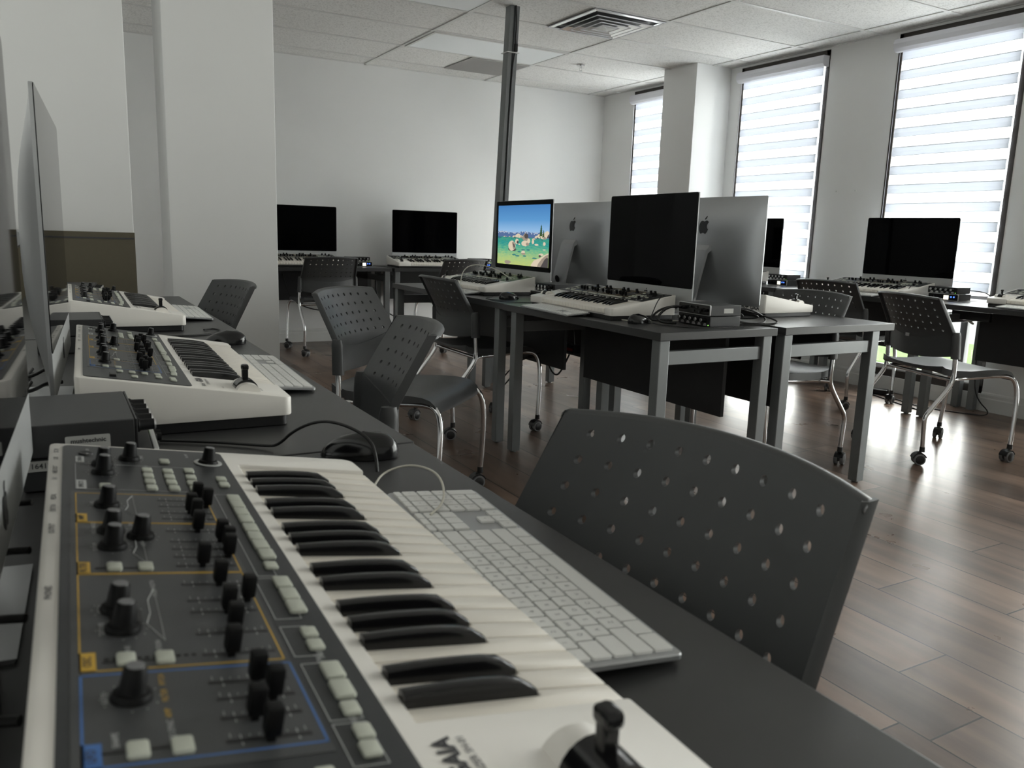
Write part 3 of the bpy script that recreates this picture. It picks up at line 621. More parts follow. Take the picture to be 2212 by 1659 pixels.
    for k, (u, v_) in enumerate(BT): v_ = vv(u, v_); ob('button', bmb if (16 <= k <= 23 or k in (25, 26, 27, 30, 31)) else bmh, t, pn(u, v_), (PT, 0, 0))
    # keys
    kw = (k1 - k0 - .003) / 22; kt = lambda v_: .1005 - SL * v_ - .004
    def whitekey(nl, nr):
        b = MB(); v0, vb, v1 = .176, .2645, .3175; z0, zb_, z1 = kt(v0), kt(vb), kt(v1)
        g_ = .0007; L_, R_ = -kw / 2 + g_, kw / 2 - g_
        pts = [(L_ + nl, -v0), (L_ + nl, -vb), (L_, -vb), (L_, -v1), (R_, -v1), (R_, -vb), (R_ - nr, -vb), (R_ - nr, -v0)]
        b.prism(pts[::-1], z1 - .019, 0, .0009, 2, zf=lambda x, y: .1005 + SL * y - .004 if y > -.30 else .1005 + SL * y - .0052); return b.mesh('white_key', M['ivory'], 40)
    bw = .0062
    kinds = {'C': whitekey(0, bw), 'D': whitekey(bw * .55, bw * .55), 'E': whitekey(bw, 0), 'P': whitekey(0, 0)}
    seq = ['C', 'D', 'E', 'C', 'D', 'D', 'E'] * 3 + ['P']
    for k, s_ in enumerate(seq): ob('white_key', kinds[s_], t, (k0 + .0015 + kw * (k + .5), 0, 0))
    b = MB(); v0, v1 = .177, .262
    ring = []
    n = 8
    for j in range(n + 1):
        f = j / n; v_ = v0 + (v1 - v0) * f; zt = kt(v_) + .0100 - .002 * (1 - f) ** 2 + (.0012 * sin(pi * f)); hw = .0046
        if j == n: zt -= .0065; 
        if j == n - 1: zt -= .0007
        zb2 = kt(v_) - .010
        ring.append([(-.0060, -v_, zb2), (-.0054, -v_, zt - .004), (-hw, -v_, zt - .0008), (-hw * .6, -v_, zt), (hw * .6, -v_, zt), (hw, -v_, zt - .0008), (.0054, -v_, zt - .004), (.0060, -v_, zb2)])
    m_ = 8; vs = [p for rr in ring for p in rr]; fs = [(j * m_ + i, j * m_ + (i + 1) % m_, (j + 1) * m_ + (i + 1) % m_, (j + 1) * m_ + i) for j in range(n) for i in range(m_)] + [tuple(range(m_)), tuple(n * m_ + i for i in range(m_))]
    b.add(vs, fs); bk = b.mesh('black_key', M['blackgloss'], 50)
    for o_ in range(3):
        for i_, d in ((1, -.0018), (2, .0018), (4, -.0025), (5, 0), (6, .0025)): ob('black_key', bk, t, (k0 + .0015 + kw * (o_ * 7 + i_) + d, 0, 0))
    # left cheek: bender and logo
    b = MB(); c0 = (.050, -.2500)
    n = 14; vs = []; fs = []
    for i in range(n + 1):
        a = pi * i / n
        for uu in (-.032, .032): vs.append((c0[0] + uu * 1.0, c0[1] + .019 * cos(a), .100 + SL * c0[1] - .002 + .014 * sin(a)))
    for i in range(n): fs.append((2 * i, 2 * i + 1, 2 * i + 3, 2 * i + 2))
    fs += [tuple(range(0, 2 * n + 2, 2)), tuple(range(1, 2 * n + 2, 2))]
    b.add(vs, fs); part('bender_housing', b, M['synth'], t, sharp=50)
    lv = MB(); z_ = .100 + SL * c0[1]
    lv.lathe([(0, -.014), (.0195, -.014), (.0195, .014), (0, .014)], 22, (c0[0], c0[1], z_ - .003), 'X')
    lv.box(c0[0] - .0045, c0[0] + .0045, c0[1] - .0050, c0[1] + .0050, z_ + .010, z_ + .038, .002); lv.box(c0[0] - .0075, c0[0] + .0075, c0[1] - .0058, c0[1] + .0055, z_ + .030, z_ + .040, .003)
    lvo = part('bender_lever', lv, M['blackgloss'], t)
    lg = MB(); hz = .0006
    text_into(lg, 'GAIA', .0150, Matrix.Translation((.101, -.1845, hz)), .0006, 'RIGHT'); text_into(lg, 'Roland', .0100, Matrix.Translation((.0535, -.1855, hz)), .0001, 'RIGHT'); text_into(lg, 'SYNTHESIZER SH-01', .0062, Matrix.Translation((.101, -.1955, hz)), .00005, 'RIGHT')
    text_into(lg, 'V-LINK', .0042, Matrix.Translation((.030, -.215, hz)), 0); text_into(lg, 'MODULATION', .0036, Matrix.Translation((.045, -.279, hz)), 0)
    part('front_lettering', lg, M['ink'], t, loc=(0, 0, .100), rot=(PT, 0, 0), smooth=False)
    bkx = MB(); Tm = Matrix.Rotation(R(180), 4, 'Z') @ Matrix.Rotation(R(90), 4, 'X')
    text_into(bkx, 'Roland', .034, Matrix.Translation((.150, .0004, .036)) @ Tm, .0006); text_into(bkx, 'GAIA', .023, Matrix.Translation((.058, .0004, .037)) @ Tm, .001)
    for (uu, w_) in ((.262, .006), (.240, .004), (.226, .003), (.310, .003)): bkx.box(uu - w_, uu + w_, 0, .0006, .030, .043)
    part('back_lettering', bkx, M['ink'], t, smooth=False)
    jk = MB(); jk.lathe([(0, 0), (.006, 0), (.006, .004), (0, .004)], 12, (0, 0, 0), 'Y'); jm = jk.mesh('rear_jack', M['black'])
    for uu in (.10, .14, .50, .54, .58, .62): ob('rear_jack', jm, t, (uu, 0, .042))
    tx = MB(); 
    for s_, u in (('DC IN', .655), ('USB', .625), ('MIDI OUT', .585), ('IN', .555), ('PEDAL', .50), ('EXT IN', .470), ('OUTPUT', .42), ('PHONES', .30)): text_into(tx, s_, .0055, Matrix.Translation((u, -.0065, .0006)), .0001)
    part('rim_print', tx, M['ink'], t, loc=(0, 0, .100), rot=(PT, 0, 0), smooth=False)
    return t
sy = make_synth(); used = [False]; G = 'white synthesizers on the desks'
place(sy, used, (-.0265, .242, T), 88.88, 'large white synthesizer filling the lower left foreground', G)
place(sy, used, (.018, 1.328, T), 88.2, 'second white synthesizer from the front, in the left row', G)
place(sy, used, (.035, 2.655, T), 89, 'farthest white synthesizer in the left row, near the khaki board', G)
place(sy, used, (2.268, 3.262, T), -92.5, 'white synthesizer in front of the black screen on the centre island', G)
place(sy, used, (2.318, 4.500, T), -91, 'white synthesizer in front of the lit lake screen', G)
place(sy, used, (2.715, 2.540, T), 90, 'white synthesizer seen from behind at the near right of the centre island', G)
place(sy, used, (2.760, 3.670, T), 90, 'white synthesizer whose rear shows under the grey monitor back mid island', G)
place(sy, used, (1.500, 7.120, T), 0, 'white synthesizer on the back wall desk beside the column', G)
place(sy, used, (2.690, 7.120, T), -.5, 'white synthesizer on the back wall desk left of the pole', G)
place(sy, used, (5.010, 3.955, T), -88, 'white synthesizer under the big monitor by the large window', G)
place(sy, used, (5.022, 5.370, T), -90, 'white synthesizer mostly hidden behind the grey monitor back, by the window', G)
place(sy, used, (5.070, 2.760, T), -90, 'white synthesizer cut off by the right picture edge', G)

# ------------------------------------------------------------------ computer keyboards
def make_keyboard():
    t = thing('computer_keyboard', 'x', 'keyboard')
    W_, D = .430, .114; ti = R(4.5)
    b = MB(); b.prism(rrect(-W_ / 2, W_ / 2, -D / 2, D / 2, .006), 0, .0055, .0010, 1); b.box(-W_ / 2 + .02, W_ / 2 - .02, D / 2 - .024, D / 2 - .006, -.0075, .0002, .002)
    part('tray', b, M['alu'], t, loc=(0, 0, .0082), rot=(ti, 0, 0))
    p = .01868; keys = []; rows = [[1.5, 1.25, 1.5, 6.5, 1.5, 1.25, 1.5], [2.25] + [1] * 10 + [2.75], [1.75] + [1] * 11 + [2.25], [1.5] + [1] * 12 + [1.5], [1] * 13 + [2]]
    names = [['', '', '', '', '', '', ''], [''] + list('ZXCVBNM,./') + [''], [''] + list("ASDFGHJKL;'") + [''], [''] + list('QWERTYUIOP[]\\'), list('`1234567890-=') + ['']]
    x00 = -W_ / 2 + .0050; y00 = -D / 2 + .0050
    def add(cx, y, w, h, s=''): keys.append((x00 + cx * p, y00 + y * p, w * p - .0024, h * p - .0024, s))
    for r, row in enumerate(rows):
        c = 0
        for w, s in zip(row, names[r]): add(c + w / 2, r + .5, w, 1, s); c += w
    nav = 15.25
    for i, s in enumerate('<v>'): add(nav + i + .5, .5, 1, 1, s)
    add(nav + 1.5, 1.5, 1, 1, '^')
    for r in (3, 4):
        for i in range(3): add(nav + i + .5, r + .5, 1, 1)
    npd = 18.5
    add(npd + 1, .5, 2, 1, '0'); add(npd + 2.5, .5, 1, 1, '.'); add(npd + 3.5, 1, 1, 2)
    for r, s3 in ((1, '123'), (2, '456+'), (3, '789-'), (4, 'c=/*')):
        for i, s in enumerate(s3): add(npd + i + .5, r + .5, 1, 1, s)
    for i in range(4): add(npd + i + .5, 5.28, 1, .56)
    for i in range(3): add(nav + i + .5, 5.28, 1, .56)
    for i in range(14): add(.535 + i * 1.0714, 5.28, 1.0714, .56)
    cache = {}; lg = MB(); last = MB()
    for k, (x, y, w, h, s) in enumerate(keys):
        key = (round(w, 4), round(h, 4))
        if k < 99:
            if key not in cache:
                b = MB(); b.prism(rrect(-w / 2, w / 2, -h / 2, h / 2, .0014, 2), 0, .0030, .0004, 1); cache[key] = b.mesh('key', M['keycap'], 40)
            ob('key', cache[key], t, (x, y * cos(ti), .0082 + .0054 + y * sin(ti)), (ti, 0, 0))
        else:
            last.prism([(x + q, y + r_) for q, r_ in rrect(-w / 2, w / 2, -h / 2, h / 2, .0014, 2)], .0055, .0085, .0004, 1)
        if s: text_into(lg, s, .0062, Matrix.Translation((x, y, .0086)))
    o = part('key', last, M['keycap'], t, loc=(0, 0, .0082), rot=(ti, 0, 0)); o['kind'] = 'stuff'
    part('key_letters', lg, mat('grey_key_print', (.30, .30, .30), .6), t, loc=(0, 0, .0082), rot=(ti, 0, 0), smooth=False)
    return t
kb = make_keyboard(); used = [False]; G = 'aluminium computer keyboards'
place(kb, used, (.3695, .652, T), 85.5, 'nearest white keyboard, partly under the foreground synthesizer', G)
place(kb, used, (.402, 1.797, T), 87.2, 'white keyboard beside the second synthesizer in the left row', G)
place(kb, used, (.425, 3.130, T), 88, 'farthest white keyboard in the left row, near the column', G)
place(kb, used, (1.884, 2.955, T), -94, 'white keyboard at the edge of the centre island before the black screen', G)
place(kb, used, (1.965, 4.080, T), -91, 'white keyboard before the lit lake screen, beside the mouse pad', G)
place(kb, used, (4.630, 3.61, T), -89, 'white keyboard before the big monitor by the window', G)
place(kb, used, (4.688, 2.42, T), -90, 'white keyboard cut off by the right picture edge', G)

# ------------------------------------------------------------------ mice
def make_mouse():
    t = thing('computer_mouse', 'x', 'mouse')
    n, m = 22, 9; vs = []; fs = []
    for j in range(m + 1):
        f = j / m; k = max(.001, 1 - f ** 2.4) ** .5
        for i in range(n):
            a = 2 * pi * i / n; px = cos(a); py = sin(a)
            px = math.copysign(abs(px) ** .85, px); py = math.copysign(abs(py) ** .85, py)
            vs.append((px * .031 * (1 - .10 * abs(py)) * k * (1 - .06 * f), py * .056 * k - .006 * f, .0015 + .036 * f * (1 - .16 * py * k)))
    for j in range(m):
        for i in range(n): fs.append((j * n + i, j * n + (i + 1) % n, (j + 1) * n + (i + 1) % n, (j + 1) * n + i))
    fs.append(tuple(range(n))[::-1]); b = MB(); b.add(vs, fs)
    part('shell', b, M['blackgloss'], t, sharp=60, merge=True)
    b = MB(); b.lathe([(0, -.0035), (.0085, -.0035), (.010, 0), (.0085, .0035), (0, .0035)], 20, (0, .028, .0190), 'X'); part('scroll_wheel', b, M['tyre'], t)
    return t
ms = make_mouse(); used = [False]; G = 'black computer mice'
m1 = place(ms, used, (.374, 1.097, T), 62, 'glossy black mouse beside the foreground synthesizer', G)
m2 = place(ms, used, (.408, 2.335, T), 80, 'black mouse peeking out behind the second synthesizer', G)
m3 = place(ms, used, (1.985, 2.490, T), -80, 'black mouse near the front corner of the centre island', G)
m4 = place(ms, used, (2.000, 3.560, T + .003), -85, 'black mouse on the dark pad of the centre island', G)
b = MB(); b.prism([(.135 * cos(2 * pi * i / 36), .125 * sin(2 * pi * i / 36)) for i in range(36)], 0, .003); tag(part('mouse_pad', b, M['black'], None, loc=(2.02, 3.52, T)), 'round dark mouse pad on the centre island', 'mouse pad')
def cable(name, label, path, r=.003, m='cable', smooth=3, group=None, cat='cable', parent=None):
    b = MB(); b.tube(path, r, 7, smooth); o = part(name, b, M[m], parent, sharp=60)
    if parent is None: tag(o, label, cat, group)
    return o
cable('mouse_cable', 'black cord looping up over the glossy mouse in the foreground', [(.366, 1.000, T + .004), (.368, 1.010, T + .022), (.368, 1.030, T + .042), (.345, 1.07, T + .056), (.32, 1.11, T + .056), (.292, 1.145, T + .036), (.273, 1.164, T + .010), (.262, 1.19, T + .004), (.20, 1.24, T + .004), (.12, 1.285, T + .004)], .0023)
cable('mouse_cable', 'thin black cord lying between the third synthesizer and its keyboard', [(.40, 2.64, T + .004), (.435, 2.67, T + .004), (.45, 2.60, T + .003), (.40, 2.53, T + .003), (.28, 2.50, T + .003), (.15, 2.52, T + .003)], .0028)
cable('mouse_cable', 'black cord running from the near island mouse to the audio boxes', [(2.00, 2.43, T + .006), (2.02, 2.38, T + .003), (2.06, 2.30, T + .003), (2.10, 2.265, T + .003), (2.3, 2.25, T + .003)], .0020)
cable('mouse_cable', 'black cord of the mouse on the dark pad', [(2.01, 3.50, T + .012), (1.97, 3.45, T + .007), (1.92, 3.47, T + .007), (1.89, 3.55, T + .004), (1.90, 3.64, T + .004), (2.0, 3.74, T + .004)], .0020)
cable('keyboard_cable', 'white cord from the island keyboard end towards the black screen', [(1.97, 2.735, T + .008), (1.985, 2.70, T + .003), (1.98, 2.63, T + .003), (1.975, 2.56, T + .003), (2.05, 2.54, T + .003), (2.20, 2.50, T + .003)], .0022, 'wcable')
cable('headphone_cable', 'thin pale cord arched over the foreground keyboard number pad', [(.325, .90, T + .018), (.350, .935, T + .024), (.385, .925, T + .034), (.400, .87, T + .034), (.375, .80, T + .024), (.345, .775, T + .020)], .0014, 'wcable')
cable('headphone_cable', 'white cord arching over the synthesizer keys before the lake screen', [(2.18, 3.86, T + .085), (2.16, 4.00, T + .135), (2.12, 4.18, T + .155), (2.05, 4.20, T + .12), (1.985, 4.10, T + .03), (1.97, 4.05, T + .020)], .0026, 'wcable')

# ------------------------------------------------------------------ audio interfaces
def make_box(kind):
    t = thing({'A': 'microphone_preamp', 'B': 'audio_interface', 'C': 'audio_interface'}[kind], 'x', 'audio device')
    W_, D, Hh = .190, .145, .042
    b = MB(); b.box(-W_ / 2, W_ / 2, -D / 2, D / 2, .002, Hh, .0016); part('metal_case', b, M['box'], t)
    b = MB(); b.lathe([(0, 0), (.006, 0), (.006, .003), (0, .003)], 10); fm = b.mesh('rubber_foot', M['black'])
    for sx in (-1, 1):
        for sy_ in (-1, 1): ob('rubber_foot', fm, t, (sx * .075, sy_ * .05, 0))
    f = -D / 2
    if kind == 'A':
        b = MB(); b.box(-W_ / 2, W_ / 2, f - .003, f, .002, Hh, .001); part('front_panel', b, M['black'], t)
        k = MB(); k.lathe([(0, 0), (.0088, 0), (.0095, .003), (.0075, .006), (.0070, .022), (.0060, .0235), (0, .0235)], 18, (0, 0, 0), 'Y'); k.xf(Matrix.Rotation(pi, 4, 'Z')); km = k.mesh('knob', M['knob'], 40)
        k2 = MB(); k2.lathe([(.0062, .0236), (.0074, .0215), (.0066, .0236)], 18, (0, 0, 0), 'Y'); k2.xf(Matrix.Rotation(pi, 4, 'Z')); k2m = k2.mesh('knob_rim', M['silver'])
        for i in range(5): q = ob('knob', km, t, (-.066 + i * .033, f - .003, .027)); ob('knob_rim', k2m, q)
        lb = MB()
        for i in range(5):
            x = -.080 + i * .034; lb.add([(x, f - .0036, .005), (x + .022, f - .0036, .005), (x + .017, f - .0036, .015), (x + .005, f - .0036, .015)], [(0, 1, 2, 3)])
        part('front_print', lb, M['silver'], t, smooth=False)
        b = MB(); b.lathe([(0, 0), (.0022, 0), (.0015, .002), (0, .002)], 8, (.086, f - .004, .008), 'Y'); part('power_led', b, M['gled'], t)
    else:
        pts = rrect(-W_ / 2 - .002, W_ / 2 + .002, .001, Hh + .002, .006, 4)
        b = MB(); b.prism(pts, 0, .006, .001, 1); b.xf(Matrix.Translation((0, f, 0)) @ Matrix.Rotation(R(90), 4, 'X')); part('front_bezel', b, M['silver'], t)
        b = MB(); b.prism(rrect(-W_ / 2 + .002, W_ / 2 - .002, .004, Hh - .001, .005, 4), 0, .0012, 0); b.xf(Matrix.Translation((0, f - .006, 0)) @ Matrix.Rotation(R(90), 4, 'X')); part('front_panel', b, M['blackgloss'], t)
        k = MB(); k.lathe([(0, 0), (.0065, 0), (.0055, .012), (0, .012)], 14, (0, 0, 0), 'Y'); k.xf(Matrix.Rotation(pi, 4, 'Z')); km = k.mesh('knob', M['knob'], 40)
        xs = (-.075, -.055, .055, .075) if kind == 'B' else (-.078, -.060)
        for x in xs: ob('knob', km, t, (x, f - .007, .022))
        if kind == 'B':
            for x, z in ((-.02, .03), (0.0, .014), (.02, .03), (.035, .014)): b = MB(); b.lathe([(0, 0), (.0045, 0), (.0045, .004), (0, .004)], 10, (x, f - .011, z), 'Y'); part('jack_socket', b, M['box'], t)
        else:
            b = MB(); b.box(.004, .036, f - .0085, f - .0070, .008, .034, .001); part('meter_screen', b, M['lcd'], t, label='glowing white level meter')
            for lx_ in (.052, .070): b = MB(); b.lathe([(0, 0), (.005, 0), (.004, .003), (0, .003)], 12, (lx_, f - .0095, .026), 'Y'); part('blue_led', b, M['led'], t)
    b = MB(); b.box(W_ / 2, W_ / 2 + .0004, -.01, .035, .012, .030); part('side_sticker', b, M['label'], t) if kind == 'B' else b
    return t
pA, pB, pC = make_box('A'), make_box('B'), make_box('C'); uA, uB, uC = [False], [False], [False]
gA, gB, gC = 'five-knob microphone preamps', 'silver-edged audio interfaces', 'audio interfaces with lit meters'
ifA1 = place(pA, uA, (.006, 1.178, T + .0425), 90, 'black five-knob box stacked between the two nearest synthesizers', gA)
ifB1 = place(pB, uB, (.030, 1.182, T), 88, 'silver-fronted box under the five-knob box behind the foreground synthesizer', gB)
place(pA, uA, (.030, 2.350, T + .0425), 90, 'black five-knob box between the second and third synthesizers of the left row', gA)
place(pB, uB, (.030, 2.350, T), 90, 'lower black box between the second and third left row synthesizers', gB)
place(pA, uA, (.070, 3.560, T + .0425), 84, 'black box behind the farthest left row synthesizer', gA)
place(pB, uB, (.070, 3.560, T), 84, 'lower box of the stack behind the farthest left row synthesizer', gB)
place(pA, uA, (2.243, 2.378, T), -93, 'lower five-knob black box at the near end of the centre island', gA)
place(pB, uB, (2.238, 2.372, T + .0425), -94, 'silver-edged black box stacked at the near end of the centre island', gB)
place(pA, uA, (2.270, 3.530, T + .0425), -91, 'five-knob black box between the two island screens, upper of its stack', gA)
place(pB, uB, (2.250, 3.545, T), -91, 'lower black box between the two island screens', gB)
place(pA, uA, (2.400, 7.090, T + .0425), 2, 'upper black box on the back wall desk right of the left screen', gA)
place(pC, uC, (2.415, 7.080, T), 3, 'audio box with lit white meter on the back wall desk', gC)
place(pA, uA, (3.640, 7.090, T + .0425), 0, 'upper black box on the back wall desk behind the pole', gA)
place(pC, uC, (3.640, 7.090, T), 0, 'lower black box on the back wall desk behind the pole', gC)
place(pA, uA, (4.990, 3.140, T + .0425), -88, 'upper five-knob box right of the big monitor by the window', gA)
place(pC, uC, (4.980, 3.125, T), -86, 'audio box with lit white meter right of the big monitor', gC)
place(pA, uA, (5.020, 4.520, T + .0425), -90, 'upper five-knob box on the far window desk', gA)
place(pC, uC, (5.010, 4.510, T), -90, 'audio box with lit white meter on the far window desk', gC)
# stickers on the nearest box stack
b = MB(); Tm = Matrix.Rotation(R(90), 4, 'X')
b.prism(rrect(-.025, .024, -.0085, .0085, .002), 0, .0003); b.xf(Tm)
st = part('name_sticker', b, M['label'], ifA1, loc=(-.0955, -.020, .0175), rot=(0, 0, R(-90)))
b = MB(); text_into(b, 'mushtechnic', .0076, Tm, .0002); part('sticker_lettering', b, M['ink'], st, loc=(0, -.0006, .002), smooth=False)
b = MB(); b.prism(rrect(-.030, .022, -.0065, .0065, .001), 0, .0003); b.xf(Tm)
st = part('number_sticker', b, M['label'], ifB1, loc=(-.0955, .048, .0335), rot=(0, 0, R(-90)))
b = MB(); text_into(b, '1641268', .0090, Tm, .0001); part('sticker_lettering', b, M['ink'], st, loc=(0, -.0006, 0), smooth=False)
# plugs and cables at the island stacks
def plugset(x, y, z, dx, label, n=3, seed=1, spread=.16):
    rnd = random.Random(seed)
    for i in range(n):
        a = y - .05 + i * .04; p = [(x, a, z), (x + dx * .05, a, z + .004), (x + dx * .11, a + rnd.uniform(-.05, .05), z - .012), (x + dx * spread, a + rnd.uniform(-.12, .12), T + .02), (x + dx * (spread * .7), a + rnd.uniform(-.12, .12), T + .006), (x + dx * .05, a + rnd.uniform(-.08, .08), T + .005)]
        b = MB(); b.tube(p, .0036, 7, 3); o = part('audio_cable', b, M['cable'], sharp=60); tag(o, label % ('rightmost', 'second from right', 'second from left', 'leftmost')[i], 'cable', 'black audio cables')
        b = MB(); b.tube([(x - dx * .002, a, z), (x + dx * .028, a, z)], .0062, 10); part('plug', b, M['silver'], o)
plugset(2.318, 2.38, T + .065, 1, '%s black cable plugged behind the silver-edged box at the near island end', 4, 3, .20)
cable('audio_cable', 'thick black cable plugged into the front of the silver-edged island box', [(2.155, 2.45, T + .066), (2.12, 2.455, T + .068), (2.08, 2.46, T + .055), (2.045, 2.46, T + .02), (2.06, 2.44, T + .006), (2.12, 2.43, T + .005)], .0050)
cable('audio_cable', 'thick black cable curling down at the left of the island boxes', [(2.155, 2.47, T + .062), (2.12, 2.48, T + .064), (2.09, 2.51, T + .045), (2.06, 2.52, T + .010), (2.08, 2.50, T + .007), (2.15, 2.49, T + .006)], .0045)
cable('headphone_cable', 'thin black cord from the near island synthesizer top down to the desk', [(2.20, 2.62, T + .092), (2.17, 2.58, T + .10), (2.12, 2.55, T + .08), (2.08, 2.53, T + .03), (2.06, 2.52, T + .004)], .0022)
cable('usb_cable', 'black cord lying over the gap of the centre island desks', [(2.34, 2.30, T + .004), (2.42, 2.27, T + .006), (2.48, 2.26, T + .006), (2.50, 2.28, T + .003), (2.47, 2.33, T + .006), (2.36, 2.34, T + .004)], .0022)
cable('audio_cable', 'dark cables behind the boxes between the island screens', [(2.35, 3.55, T + .06), (2.40, 3.50, T + .075), (2.50, 3.48, T + .07), (2.56, 3.52, T + .05), (2.58, 3.56, T + .005)], .0042)
for (x, y, lb) in ((5.07, 3.10, 'blue-black cord hanging from the box stack at the large window'), (5.09, 4.50, 'cord looping behind the box stack on the far window desk')):
    cable('audio_cable', lb, [(x, y, T + .06), (x + .06, y - .02, T + .065), (x + .10, y - .10, T + .055), (x + .11, y - .13, T + .02), (x + .08, y - .14, T + .004)], .0030)
cable('headphone_cable', 'black cord over the synthesizer top under the big window monitor', [(4.93, 3.40, T + .095), (4.90, 3.33, T + .105), (4.83, 3.29, T + .09), (4.76, 3.30, T + .02), (4.74, 3.30, T + .004)], .0024)

# clutter behind the foreground synthesizer
t = thing('power_adapter', 'black power brick with white label behind the foreground synthesizer', 'power adapter', (-.080, .62, T), 4)
b = MB(); b.box(-.03, .03, -.045, .045, 0, .03, .004); part('brick', b, M['black'], t)
b = MB(); b.box(-.012, .008, -.03, .03, .0300, .0304); part('brick_label', b, M['label'], t)
b = MB(); b.tube([(-.130, .80, T + .045), (-.085, .80, T + .047), (-.058, .80, T + .046), (-.050, .80, T + .046)], .0085, 12); tag(part('video_adapter', b, M['beige']), 'beige cylindrical connector behind the foreground synthesizer', 'connector')
for i in range(4):
    yy = .50 + i * .14
    cable('audio_cable', 'black cable behind the foreground synthesizer, ' + ('nearest of the bundle', 'second nearest of the bundle', 'second farthest of the bundle', 'farthest of the bundle')[i], [(-.032, yy, T + .042), (-.050, yy + .01, T + .040), (-.075, yy + .06, T + .02), (-.10, yy + .14, T + .015), (-.09, yy + .30 - i * .05, T + .014)], .0034, group='cables behind the foreground synthesizer')
for i in range(3):
    yy = 1.45 + i * .17
    cable('audio_cable', 'black cable behind the second synthesizer, ' + ('nearest of three', 'middle of three', 'farthest of three')[i], [(.004, yy, T + .042), (-.02, yy + .01, T + .040), (-.04, yy + .06, T + .02), (-.06, yy + .1, T + .008), (-.05, yy + .22, T + .006)], .0036, group='cables behind the second synthesizer')
b = MB(); b.box(-.20, .338, 4.085, 4.115, .40, .985, .002); b.box(-.19, -.15, 4.07, 4.13, 0, .42, .002); b.box(.28, .32, 4.07, 4.13, 0, .42, .002)
o = part('divider_board', b, M['board']); tag(o, 'khaki brown board standing at the far end of the left row', 'board')
b = MB(); b.box(-.19, .335, 4.083, 4.085, .955, .962); part('board_seam', b, M['ink'], o)

